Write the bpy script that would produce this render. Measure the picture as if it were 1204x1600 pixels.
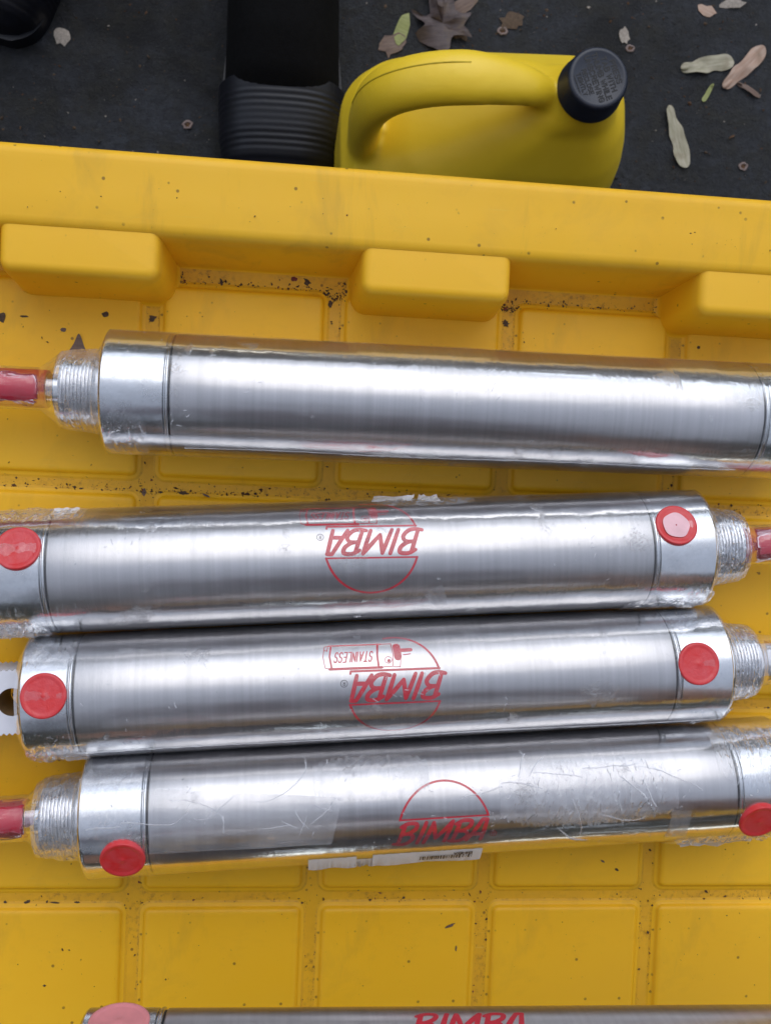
import bpy, bmesh, math, random
from mathutils import Vector, Matrix, noise
random.seed(7)
C = bpy.context.scene
for o in list(bpy.data.objects): bpy.data.objects.remove(o)
K = 0.001                                  # everything below is written in millimetres
R_ = math.radians

# ------------------------------------------------------------------ camera
F = 1449.6
def rotm(a, b, c):
    return (Matrix.Rotation(c, 3, 'Z') @ Matrix.Rotation(b, 3, 'Y') @ Matrix.Rotation(a, 3, 'X'))
CM = rotm(-0.0359, -0.1028, 0.0418)
CAMZ = 442.26
cam_d = bpy.data.cameras.new('camera'); cam = bpy.data.objects.new('camera', cam_d); C.collection.objects.link(cam)
cam.matrix_world = Matrix.Translation((0, 0, CAMZ * K)) @ CM.to_4x4()
cam_d.sensor_fit = 'HORIZONTAL'; cam_d.sensor_width = 36; cam_d.lens = F / 1204 * 36
cam_d.clip_start = 0.01; cam_d.clip_end = 500
cam_d.dof.use_dof = True; cam_d.dof.focus_distance = 0.392; cam_d.dof.aperture_fstop = 30
C.camera = cam
C.render.resolution_x = 770; C.render.resolution_y = 1024

# ------------------------------------------------------------------ sky, sun, exposure
SUN_EL, SUN_AZ = 50, 8                     # elevation; azimuth clockwise from +Y
w = bpy.data.worlds.new('World'); C.world = w; w.use_nodes = True
nt = w.node_tree; bg = nt.nodes['Background']
sk = nt.nodes.new('ShaderNodeTexSky'); sk.sky_type = 'NISHITA'; sk.sun_disc = False
sk.sun_elevation = R_(SUN_EL); sk.sun_rotation = R_(SUN_AZ)
sk.air_density = 1.0; sk.dust_density = 0.3; sk.ozone_density = 1.0
hs = nt.nodes.new('ShaderNodeHueSaturation'); hs.inputs['Saturation'].default_value = 0.40
nt.links.new(sk.outputs[0], hs.inputs['Color']); nt.links.new(hs.outputs[0], bg.inputs[0])
bg.inputs[1].default_value = 0.15
sl = bpy.data.lights.new('sun', 'SUN'); so = bpy.data.objects.new('sun', sl); C.collection.objects.link(so)
sl.energy = 0.5; sl.angle = R_(50); sl.color = (1, .96, .9)
sd = Vector((math.sin(R_(SUN_AZ)) * math.cos(R_(SUN_EL)), math.cos(R_(SUN_AZ)) * math.cos(R_(SUN_EL)), math.sin(R_(SUN_EL))))
so.rotation_euler = sd.to_track_quat('Z', 'Y').to_euler()
C.view_settings.view_transform = 'Standard'; C.view_settings.look = 'None'
C.view_settings.gamma = 1; C.view_settings.exposure = 0.88
C.render.engine = 'CYCLES'
C.cycles.transparent_max_bounces = 24; C.cycles.max_bounces = 10; C.cycles.glossy_bounces = 6

# ------------------------------------------------------------------ helpers
def tag(o, label=None, cat=None, group=None, kind=None):
    for k, v in (('label', label), ('category', cat), ('group', group), ('kind', kind)):
        if v: o[k] = v
    return o
def link(name, me, mat=None, parent=None):
    o = bpy.data.objects.new(name, me); C.collection.objects.link(o)
    if mat is not None and me is not None and not me.materials: me.materials.append(mat)
    if parent: o.parent = parent
    return o
def mesh(name, vs, fs, mat=None, parent=None, smooth=True, sharp=None, mats=None, fm=None):
    me = bpy.data.meshes.new(name)
    me.from_pydata([(v[0] * K, v[1] * K, v[2] * K) for v in vs], [], fs)
    if mats:
        for m in mats: me.materials.append(m)
        if fm: me.polygons.foreach_set('material_index', fm)
    me.polygons.foreach_set('use_smooth', [smooth] * len(me.polygons))
    if sharp is not None: me.set_sharp_from_angle(angle=R_(sharp))
    me.update()
    return link(name, me, mat, parent)
def empty(name, loc=(0, 0, 0), rz=0):
    o = bpy.data.objects.new(name, None); C.collection.objects.link(o)
    o.location = (loc[0] * K, loc[1] * K, loc[2] * K); o.rotation_euler.z = rz; o.empty_display_size = .02
    return o
def place(u, v, z):                        # where the view ray through photo point (u, v) meets height z
    d = CM @ Vector(((u - 602) / F, -(v - 800) / F, -1)); t = (z - CAMZ) / d.z
    return Vector((d.x * t, d.y * t, z))
def catmull(P, n=8, closed=False):
    P = [Vector(p) for p in P]; out = []; N = len(P)
    for i in range(N if closed else N - 1):
        g = lambda k: P[k % N] if closed else P[max(0, min(N - 1, k))]
        a, b, c, d = g(i - 1), g(i), g(i + 1), g(i + 2)
        for j in range(n):
            t = j / n
            out.append(.5 * ((2 * b) + (c - a) * t + (2 * a - 5 * b + 4 * c - d) * t * t + (3 * b - a - 3 * c + d) * t ** 3))
    if not closed: out.append(P[-1])
    return out
def lathe(prof, n=96, cap=True):           # revolve (s, r) about the X axis
    vs, fs = [], []
    for s, r in prof:
        for k in range(n):
            a = 2 * math.pi * k / n; vs.append((s, r * math.sin(a), r * math.cos(a)))
    m = len(prof)
    for i in range(m - 1):
        for k in range(n):
            k2 = (k + 1) % n; fs.append((i * n + k, i * n + k2, (i + 1) * n + k2, (i + 1) * n + k))
    if cap: fs.append(tuple(range(n - 1, -1, -1))); fs.append(tuple((m - 1) * n + k for k in range(n)))
    return vs, fs
def rrect(hx, hy, r, n=6):
    r = min(r, hx - .01, hy - .01); out = []
    for cx, cy, a0 in ((hx - r, hy - r, 0), (-hx + r, hy - r, 90), (-hx + r, -hy + r, 180), (hx - r, -hy + r, 270)):
        for k in range(n + 1):
            a = R_(a0 + 90 * k / n); out.append((cx + r * math.cos(a), cy + r * math.sin(a)))
    return out
def loft(rings, cap0=True, cap1=True):
    n = len(rings[0]); vs = [p for r in rings for p in r]; fs = []
    for i in range(len(rings) - 1):
        for k in range(n):
            k2 = (k + 1) % n; fs.append((i * n + k, i * n + k2, (i + 1) * n + k2, (i + 1) * n + k))
    if cap0: fs.append(tuple(range(n - 1, -1, -1)))
    if cap1: fs.append(tuple((len(rings) - 1) * n + k for k in range(n)))
    return vs, fs
def sweep(path, rad, n=14):                # tube of varying radius about a path
    rings = []; N = len(path)
    for i, p in enumerate(path):
        t = (path[min(i + 1, N - 1)] - path[max(i - 1, 0)]).normalized()
        s = t.cross(Vector((0, 1, 0))).normalized(); b = t.cross(s)
        ra, rb = rad(i / (N - 1))
        rings.append([tuple(p + s * ra * math.cos(2 * math.pi * k / n) + b * rb * math.sin(2 * math.pi * k / n)) for k in range(n)])
    return loft(rings)

# ------------------------------------------------------------------ materials
class NB:
    def __init__(s, name):
        s.m = bpy.data.materials.new(name); s.m.use_nodes = True; s.t = s.m.node_tree
        s.p = s.t.nodes['Principled BSDF']; s.out = s.t.nodes['Material Output']
        s.tc = s.t.nodes.new('ShaderNodeTexCoord')
    def n(s, ty, **kw):
        x = s.t.nodes.new(ty)
        for k, v in kw.items():
            if k[0] == '_': x.inputs[k[1:].replace('_', ' ')].default_value = v
            else: setattr(x, k, v)
        return x
    def l(s, a, b): s.t.links.new(a, b)
    def map(s, sc=(1, 1, 1), rot=(0, 0, 0), src='Object'):
        x = s.n('ShaderNodeMapping'); x.inputs['Scale'].default_value = sc; x.inputs['Rotation'].default_value = rot
        s.l(s.tc.outputs[src], x.inputs['Vector']); return x.outputs[0]
    def noise(s, vec, scale, detail=4, rough=.55, dist=0):
        x = s.n('ShaderNodeTexNoise'); s.l(vec, x.inputs['Vector'])
        x.inputs['Scale'].default_value = scale; x.inputs['Detail'].default_value = detail
        x.inputs['Roughness'].default_value = rough; x.inputs['Distortion'].default_value = dist
        return x.outputs['Fac']
    def ramp(s, fac, stops):
        x = s.n('ShaderNodeValToRGB'); s.l(fac, x.inputs[0]); e = x.color_ramp.elements
        while len(e) < len(stops): e.new(.5)
        for q, (p, c) in zip(e, stops):
            q.position = p; q.color = (c, c, c, 1) if isinstance(c, (int, float)) else (*c, 1)
        return x.outputs[0]
    def mixc(s, fac, a, b, mode='MIX'):
        x = s.n('ShaderNodeMix', data_type='RGBA', blend_type=mode)
        if isinstance(fac, (int, float)): x.inputs[0].default_value = fac
        else: s.l(fac, x.inputs[0])
        for i, v in ((6, a), (7, b)):
            if isinstance(v, tuple): x.inputs[i].default_value = (*v, 1)
            else: s.l(v, x.inputs[i])
        return x.outputs[2]
    def math(s, op, a, b=0):
        x = s.n('ShaderNodeMath', operation=op)
        for i, v in ((0, a), (1, b)):
            if isinstance(v, (int, float)): x.inputs[i].default_value = v
            else: s.l(v, x.inputs[i])
        return x.outputs[0]
    def bump(s, h, strength, dist, prev=None):
        x = s.n('ShaderNodeBump'); x.inputs['Strength'].default_value = strength; x.inputs['Distance'].default_value = dist
        s.l(h, x.inputs['Height'])
        if prev: s.l(prev, x.inputs['Normal'])
        return x.outputs[0]
    def set(s, **kw):
        for k, v in kw.items():
            i = s.p.inputs[k.replace('_', ' ')]
            if isinstance(v, (int, float)): i.default_value = v
            elif isinstance(v, tuple): i.default_value = (*v, 1) if i.type == 'RGBA' else v
            else: s.l(v, i)
        return s

def mat_simple(name, col, rough=.5, metal=0, var=.15, scale=120, bumpd=.0001, bs=.3, spec=.5):
    b = NB(name); v = b.map(); f = b.noise(v, scale)
    c = b.mixc(b.ramp(f, [(.3, 0), (.7, 1)]), tuple(x * (1 - var) for x in col), tuple(min(1, x * (1 + var)) for x in col))
    b.set(Base_Color=c, Roughness=rough, Metallic=metal, Specular_IOR_Level=spec, Normal=b.bump(b.noise(v, scale * 4), bs, bumpd))
    return b.m

def mat_tray():
    b = NB('yellow_plastic'); v = b.map(src='Object')
    big = b.noise(v, 9, 5, .6); c = b.mixc(b.ramp(big, [(.3, 0), (.7, 1)]), (.85, .455, .010), (.88, .49, .015))
    sz = b.n('ShaderNodeSeparateXYZ'); b.l(v, sz.inputs[0])
    # grey-brown grime smears and small specks
    gr = b.ramp(b.noise(v, 26, 7, .7, .4), [(.52, 0), (.74, 1)])
    c = b.mixc(b.math('MULTIPLY', gr, .16), c, (.28, .15, .03))
    gw = b.n('ShaderNodeNewGeometry'); gz = b.n('ShaderNodeSeparateXYZ'); b.l(gw.outputs['Position'], gz.inputs[0])
    hi = b.math('MULTIPLY', b.math('GREATER_THAN', gz.outputs['Z'], .030), b.ramp(b.noise(v, 14, 5, .6), [(.25, .0), (.75, .07)]))  # pale dust tint on the high rim, standing in for its sky sheen too
    c = b.mixc(hi, c, (.66, .50, .24))
    st = b.math('MULTIPLY', b.ramp(b.noise(v, 420, 5, .7), [(.50, 0), (.64, 1)]), b.ramp(b.noise(v, 24, 4, .6), [(.42, 0), (.66, 1)]))
    st = b.math('MULTIPLY', b.math('MULTIPLY', st, b.math('LESS_THAN', gz.outputs['Z'], -.0027)), .8)
    c = b.mixc(st, c, (.16, .07, .018))
    grv = b.math('MULTIPLY', b.math('LESS_THAN', gz.outputs['Z'], -.0026), b.ramp(b.noise(v, 35, 5, .65), [(.3, .10), (.7, .38)]))
    c = b.mixc(grv, c, (.40, .17, .018))
    vo = b.n('ShaderNodeTexVoronoi'); b.l(v, vo.inputs['Vector']); vo.inputs['Scale'].default_value = 190
    pick = b.ramp(b.noise(v, 60, 2), [(.55, 0), (.60, 1)])
    sp = b.math('MULTIPLY', b.ramp(vo.outputs['Distance'], [(.10, 1), (.17, 0)]), pick)
    c = b.mixc(b.math('MULTIPLY', sp, .7), c, (.10, .045, .012))
    sc = b.ramp(b.noise(b.map((16, 620, 40), (0, 0, .5)), 1, 3, .6), [(.66, 0), (.70, 1)]); sc = b.math('MULTIPLY', sc, b.ramp(b.noise(v, 12, 2), [(.5, 0), (.6, .35)]))
    c = b.mixc(sc, c, (.80, .56, .10))
    sm = b.ramp(b.noise(b.map((40, 9, 20), (0, 0, .25)), 1, 5, .65, .6), [(.56, 0), (.72, .28)]); c = b.mixc(sm, c, (.34, .20, .03))
    fine = b.noise(v, 1700, 3); n = b.bump(fine, .22, .0001)
    n = b.bump(b.noise(v, 40, 3), .25, .0006, n)
    b.set(Base_Color=c, Roughness=b.ramp(b.noise(v, 30, 4), [(.3, .40), (.7, .56)]), Normal=n, Specular_IOR_Level=.36)
    b.set(Subsurface_Weight=.08, Subsurface_Radius=(.004, .002, .0004), Subsurface_Scale=.6)
    return b.m
def mat_ground():
    b = NB('dark_asphalt'); v = b.map(src='Object')
    a = b.noise(v, 9, 8, .7, .7); c = b.mixc(b.ramp(a, [(.38, 0), (.60, 1)]), (.0035, .004, .006), (.034, .038, .048))
    a2 = b.noise(v, 38, 7, .7, .4); c = b.mixc(b.ramp(a2, [(.45, 0), (.66, .75)]), c, (.020, .018, .011))
    a3 = b.noise(v, 150, 6, .75); c = b.mixc(b.ramp(a3, [(.40, .55), (.60, 0)]), c, (.003, .003, .004))
    sp = b.ramp(b.noise(v, 520, 3, .7), [(.60, 0), (.72, 1)]); c = b.mixc(b.math('MULTIPLY', sp, .45), c, (.085, .083, .08))
    n = b.bump(a3, .8, .003); n = b.bump(b.noise(v, 600, 4, .7), .6, .0009, n); n = b.bump(a2, .5, .005, n)
    b.set(Base_Color=c, Roughness=b.ramp(a, [(.38, .30), (.62, .75)]), Normal=n, Specular_IOR_Level=.4)
    return b.m
def mat_barrel(name='brushed_stainless', base=(.52, .51, .52), rough=(.30, .42), dents=.5):
    b = NB(name)
    brush = b.noise(b.map((2400, 14, 14)), 1, 3, .6)
    brush2 = b.noise(b.map((330, 5, 5)), 1, 3, .6)
    streak = b.noise(b.map((9, 70, 70)), 1, 5, .6)
    smud = b.noise(b.map((30, 40, 40)), 1, 6, .65, .5)
    c = b.mixc(b.ramp(brush2, [(.3, 0), (.7, 1)]), tuple(x * .90 for x in base), tuple(min(1, x * 1.07) for x in base))
    c = b.mixc(b.math('MULTIPLY', b.ramp(smud, [(.6, 0), (.85, 1)]), .25), c, (.36, .33, .30))
    r = b.math('ADD', b.ramp(smud, [(.3, rough[0]), (.7, rough[1])]), b.math('MULTIPLY', b.ramp(streak, [(.4, 0), (.8, 1)]), .05))
    n = b.bump(brush, .10, .00005); n = b.bump(streak, .10 * dents, .0006, n)
    n = b.bump(b.noise(b.map((14, 55, 55)), 1, 3), .12 * dents, .0012, n)
    tg = b.n('ShaderNodeTangent', direction_type='RADIAL', axis='X')
    b.set(Base_Color=c, Metallic=1.0, Roughness=r, Anisotropic=.6, Anisotropic_Rotation=.25, Tangent=tg.outputs[0], Normal=n)
    return b.m
def mat_alu(name='machined_aluminium', base=(.64, .66, .69)):
    b = NB(name); v = b.map((60, 90, 90))
    sp = b.noise(v, 1, 7, .7); sp2 = b.noise(b.map((420, 420, 420)), 1, 4, .7)
    c = b.mixc(b.ramp(sp, [(.42, 0), (.75, 1)]), base, tuple(x * .72 for x in base))
    c = b.mixc(b.math('MULTIPLY', b.ramp(sp2, [(.60, 0), (.72, 1)]), .5), c, (.30, .33, .36))
    n = b.bump(b.noise(b.map((900, 20, 20)), 1, 3), .12, .00006); n = b.bump(sp2, .12, .0001, n)
    b.set(Base_Color=c, Metallic=1.0, Roughness=b.ramp(sp, [(.3, .17), (.7, .30)]), Anisotropic=.3, Normal=n)
    tg = b.n('ShaderNodeTangent', direction_type='RADIAL', axis='X'); b.set(Tangent=tg.outputs[0])
    return b.m
def mat_film(name, haze=.05, crease=.5, seed=0.0, wave=.28):
    b = NB(name); b.t.nodes.remove(b.p)
    v = b.map(); off = b.n('ShaderNodeVectorMath', operation='ADD'); b.l(v, off.inputs[0]); off.inputs[1].default_value = (seed, seed * .7, 0)
    v = off.outputs[0]
    # tight-shrunk film: long soft waves, plus patches of fine crumpling
    wv = b.noise(v, 55, 4, .6, .8); cr = b.noise(v, 260, 5, .65, 1.6)
    patch = b.ramp(b.noise(v, 42, 3, .6), [(.62, 0), (.76, 1)])
    glint = b.math('MULTIPLY', b.ramp(b.noise(v, 620, 4, .75, 2.2), [(.635, 0), (.66, 1)]), b.ramp(b.noise(v, 70, 4, .7), [(.50, 0), (.60, 1)]))  # bright flecks: glints of the film put in as white haze
    wr = b.noise(b.map((300, 60, 60)), 1, 4, .65, 1.2); wp = b.ramp(b.noise(v, 26, 3, .6), [(.46, 0), (.60, 1)])
    rid = b.math('SUBTRACT', 1, b.math('MULTIPLY', b.math('ABSOLUTE', b.math('SUBTRACT', cr, .5)), 26))
    rid = b.math('MAXIMUM', rid, 0)
    ridp = b.math('MULTIPLY', rid, patch)
    n = b.bump(wv, wave, .0010); n = b.bump(b.math('MULTIPLY', cr, patch), crease, .0012, n)
    n = b.bump(ridp, crease, .0004, n); n = b.bump(b.math('MULTIPLY', wr, wp), .5 * crease, .0010, n); n = b.bump(glint, wave, .0003, n)
    fr = b.n('ShaderNodeFresnel'); fr.inputs['IOR'].default_value = 1.5; b.l(n, fr.inputs['Normal'])
    gl = b.n('ShaderNodeBsdfGlossy'); gl.inputs['Roughness'].default_value = .12; gl.inputs['Color'].default_value = (1, 1, 1, 1); b.l(n, gl.inputs['Normal'])
    tr = b.n('ShaderNodeBsdfTransparent'); tr.inputs['Color'].default_value = (.975, .975, .98, 1)
    df = b.n('ShaderNodeBsdfDiffuse'); df.inputs['Color'].default_value = (.85, .86, .9, 1)
    m1 = b.n('ShaderNodeMixShader'); b.l(b.math('MINIMUM', b.math('MULTIPLY', fr.outputs[0], 1.05), .5), m1.inputs[0])
    b.l(tr.outputs[0], m1.inputs[1]); b.l(gl.outputs[0], m1.inputs[2])
    m2 = b.n('ShaderNodeMixShader')
    hz = b.math('ADD', b.math('ADD', haze, b.math('MULTIPLY', ridp, .22)), b.math('ADD', b.math('MULTIPLY', glint, .42), b.math('MULTIPLY', wp, haze)))
    b.l(hz, m2.inputs[0]); b.l(m1.outputs[0], m2.inputs[1]); b.l(df.outputs[0], m2.inputs[2])
    b.l(m2.outputs[0], b.out.inputs[0])
    return b.m
def mat_jug():
    b = NB('yellow_polyethylene'); v = b.map()
    c = b.mixc(b.ramp(b.noise(v, 20, 5), [(.3, 0), (.7, 1)]), (.80, .55, .018), (.86, .60, .03))
    b.set(Base_Color=c, Roughness=.42, Subsurface_Weight=.12, Subsurface_Radius=(.01, .008, .002), Subsurface_Scale=.5,
          Normal=b.bump(b.noise(v, 160, 5), .25, .0006)); return b.m
M_tray = mat_tray(); M_ground = mat_ground(); M_barrel = mat_barrel(); M_alu = mat_alu()
M_cast = mat_alu('dull_aluminium', (.68, .69, .72))
M_film = [mat_film('shrink_film_%s' % n, h, c, s, .06 if n == 'd' else .2) for n, h, c, s in (('a', .015, .5, 1.3), ('b', .02, .6, 3.1), ('c', .025, .6, 5.7), ('d', .012, .12, 12.9))]
M_crease = mat_simple('creased_film_edge', (.80, .82, .88), .35, 0, .05)
M_patch = mat_film('loose_patch_film', .09, 1.4, 31.0)
M_crs = mat_film('crease_film', .26, .5, 2.0)
M_bunch = mat_film('bunched_film', .07, 1.6, 41.0)
M_flap = mat_film('loose_film', .28, 1.0, 11.0)
def mat_plug():
    b = NB('red_plastic'); v = b.map()
    c = b.mixc(b.ramp(b.noise(v, 150, 4, .6, .6), [(.35, 0), (.75, .55)]), (.60, .020, .022), (.60, .10, .12))  # pink patches: haze of the film over the plugs put into the colour
    b.set(Base_Color=c, Roughness=b.ramp(b.noise(v, 260, 3), [(.3, .28), (.7, .5)]), Normal=b.bump(b.noise(v, 340, 4, .6, 1.2), .35, .0006)); return b.m
M_red = mat_plug()
M_pink = mat_simple('pale_red_plastic', (.72, .25, .27), .4, 0, .10)
M_mag = mat_simple('crimson_rod_cap', (.46, .002, .026), .4, 0, .1)
M_ink = mat_simple('red_ink', (.50, .010, .028), .45, 0, .12, 300)
M_inkd = mat_simple('dark_ink', (.03, .02, .025), .5)
M_etch = mat_simple('pale_etching', (.55, .55, .55), .5)
M_gask = mat_simple('black_gasket', (.012, .013, .016), .5)
M_steel = mat_barrel('ground_steel_rod', (.55, .56, .58), (.12, .2), .3)
M_paper = mat_simple('white_label_paper', (.78, .78, .80), .6, 0, .05)
M_white = mat_simple('whitish_tang_metal', (.70, .70, .76), .45, 0, .08, 60)
M_bore = mat_simple('brown_bore', (.16, .10, .05), .5)
M_jug = mat_jug(); M_cap = mat_simple('black_cap_plastic', (.011, .015, .028), .42, 0, .1, 200, .0002)
M_capt = mat_simple('cap_letter_black', (.004, .004, .006), .6)
M_shoe = mat_simple('matte_black_shoe', (.0022, .0022, .0026), .85, 0, .3, 200, .0005, .6, .15)
M_rub = mat_simple('black_rubber', (.0025, .003, .007), .45, 0, .2, 80, .0003)
M_tote = mat_simple('dark_tote_plastic', (.03, .03, .032), .5)
M_dirt = mat_simple('brown_dirt', (.085, .040, .016), .9, 0, .5, 900)
M_dark = mat_simple('dark_chip', (.075, .045, .024), .8, 0, .4, 700)
M_rchip = mat_simple('reddish_chip', (.16, .03, .02), .7, 0, .3, 700)
M_pale = mat_simple('pale_husk', (.30, .26, .22), .8, 0, .3, 700)
def mat_wing(name, a, b_):
    b = NB(name); v = b.map()
    vein = b.noise(b.map((70, 620, 60)), 1, 4, .6, .5)
    c = b.mixc(b.ramp(vein, [(.35, 0), (.65, 1)]), a, b_)
    c = b.mixc(b.ramp(b.noise(v, 90, 3), [(.55, 0), (.8, .5)]), c, (.14, .09, .035))
    b.set(Base_Color=c, Roughness=.6, Normal=b.bump(vein, .5, .0004)); return b.m
M_wing = mat_wing('green_grey_wing', (.27, .25, .16), (.40, .36, .27))
M_wing2 = mat_wing('pinkish_tan_wing', (.36, .22, .15), (.44, .32, .25))
M_wing3 = mat_wing('green_sliver', (.20, .22, .06), (.28, .30, .10))
M_leaf = mat_wing('dark_brown_leaf', (.045, .030, .030), (.085, .060, .058))
M_leaf2 = mat_wing('brown_leaf', (.10, .06, .045), (.17, .11, .08))

# ------------------------------------------------------------------ ground
GZ = -360
n = 60
gv, gf = [], []
for j in range(n + 1):
    for i in range(n + 1):
        gv.append(((i / n - .5) * 120000, (j / n - .5) * 120000, GZ))
for j in range(n):
    for i in range(n): gf.append((j * (n + 1) + i, j * (n + 1) + i + 1, (j + 1) * (n + 1) + i + 1, (j + 1) * (n + 1) + i))
tag(mesh('ground', gv, gf, M_ground), kind='structure')

# dark wood ring, unseen, added to darken the horizon the steel mirrors
rw = random.Random(8); vs, fs = [], []
for L_ in range(4600):
    a = rw.uniform(0, 2 * math.pi); near = max(0, -math.cos(a)) ** .5; R0 = (17000 - 6000 * near) + rw.uniform(-1500, 3500) * (1 - .5 * near); top = (6800 + 5000 * near) * (.72 + .28 * noise.noise(Vector((math.cos(a) * 3, math.sin(a) * 3, .5))) + .1)
    z = GZ + 200 + top * rw.random() ** .8; sz = rw.uniform(350, 800); i0 = len(vs); c0 = Vector((R0 * math.sin(a), R0 * math.cos(a), z))
    for k in range(3):
        d1 = Vector((rw.gauss(0, 1), rw.gauss(0, 1), rw.gauss(0, 1))).normalized(); d2 = d1.cross(Vector((rw.gauss(0, 1), rw.gauss(0, 1), rw.gauss(0, 1)))).normalized()
        i1 = len(vs); vs += [tuple(c0 + d1 * sz), tuple(c0 + d2 * sz * .8), tuple(c0 - d1 * sz), tuple(c0 - d2 * sz * .8)]; fs.append((i1, i1 + 1, i1 + 2, i1 + 3))
M_blocker = mat_simple('blocker_foliage', (.035, .045, .02), .8, 0, .4, 2)
tag(mesh('horizon_blocker', vs, fs, M_blocker, smooth=False), 'unseen dark foliage added all round to darken reflections in the steel', 'added_foliage', kind='stuff')

# ------------------------------------------------------------------ yellow tray
X0, X1, Y0, Y1 = -325, 445, -420, 97            # inner floor outline
tray = empty('yellow_tray', ((X0 + X1) / 2, (Y0 + Y1) / 2, GZ))
tag(tray, 'large yellow moulded plastic tray lid with raised squares under the metal cylinders', 'tray')
TC = Vector(((X0 + X1) / 2, (Y0 + Y1) / 2, GZ))
def to_tray(o): o.parent = tray; o.location = -TC * K
prof = [(-12, -3), (-2, -3), (-.9, -2.7), (-.2, -2.0), (.1, -1), (3.1, 33.5), (3.5, 35.6), (4.4, 37.4), (6.0, 38.6), (8.2, 39.1), (20, 39.6), (31, 40.0),
        (33.2, 40.2), (34.6, 40.1), (36.4, 39.4), (37.7, 37.9), (38.3, 35.8), (38.6, 33), (41, -24), (40.5, -25.5), (38, -26), (35, -26)]
rings = []
for d, z in prof:
    rr = rrect((X1 - X0) / 2 + d, (Y1 - Y0) / 2 + d, 28 + d, 8)
    rings.append([(x + TC.x, y + TC.y, z) for x, y in rr])
vs, fs = loft(rings, True, False)
to_tray(mesh('rim', vs, fs, M_tray))
# tote body below the lid
rings = [[(x + TC.x, y + TC.y, z) for x, y in rrect((X1 - X0) / 2 + d, (Y1 - Y0) / 2 + d, 30, 8)] for d, z in ((30, -22), (30, -60), (26, -64), (14, -352), (10, -359.5))]
vs, fs = loft(rings); to_tray(mesh('tote_body', vs, fs, M_tote, sharp=40))
# raised squares
def pad_mesh(hx, hy, h, fil, cr, draft):
    pr = [(draft + 1.5, 0), (draft + .7, .18), (draft * .9, .7), (draft * .25, h - fil)]
    for k in range(1, 5):
        a = R_(90 * k / 4); pr.append((-fil * (1 - math.cos(a)), h - fil + fil * math.sin(a)))
    pr.append((-fil - 1.5, h + .03)); pr.append((-fil - 10, h + .05))
    return loft([[(x, y, z) for x, y in rrect(hx + d, hy + d, max(cr + d, .4), 5)] for d, z in pr], False, True)
PX, PY, gx0, gy0 = 84.38, 98.02, -66.2, -6.08
vs, fs = pad_mesh(37.2, 44.4, 2.95, 2.3, 3.2, 1.3)
pad0 = None
for i in range(-3, 6):
    for j in range(5):
        cx = gx0 + (i + .5) * PX; cy = gy0 - (j - .5) * PY
        if pad0 is None: o = pad0 = mesh('raised_square', vs, fs, M_tray)
        else: o = pad0.copy(); C.collection.objects.link(o)
        o.parent = tray; o.location = ((cx - TC.x) * K, (cy - TC.y) * K, (-3 - TC.z + .002) * K)
# blocks along the inner wall
def block_mesh(w, dpt, h):
    pr = [(5.4, 0), (4.2, .4), (3.2, 1.6), (2.6, 4)]; fil = 4.0
    pr += [(.5, h - fil - 2), (0.1, h - fil)]
    for k in range(1, 7):
        a = R_(90 * k / 6); pr.append((-fil * (1 - math.cos(a)), h - fil + fil * math.sin(a)))
    return loft([[(x, y, z) for x, y in rrect(w / 2 + d, dpt / 2 + d, max(5 + d, 1.2), 6)] for d, z in pr], False, True)
bx0 = None
for a, b_ in ((-277.5, -211.7), (-124.4, -58.7), (27.9, 93.8), (180.6, 246.5), (333.5, 399.3)):
    if bx0 is None: vs, fs = block_mesh(65.8, 42, 40.4); o = bx0 = mesh('wall_block', vs, fs, M_tray)
    else: o = bx0.copy(); C.collection.objects.link(o)
    o.parent = tray; o.location = (((a + b_) / 2 - TC.x) * K, (82.0 + 21 - TC.y) * K, (-3 - TC.z) * K)

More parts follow.
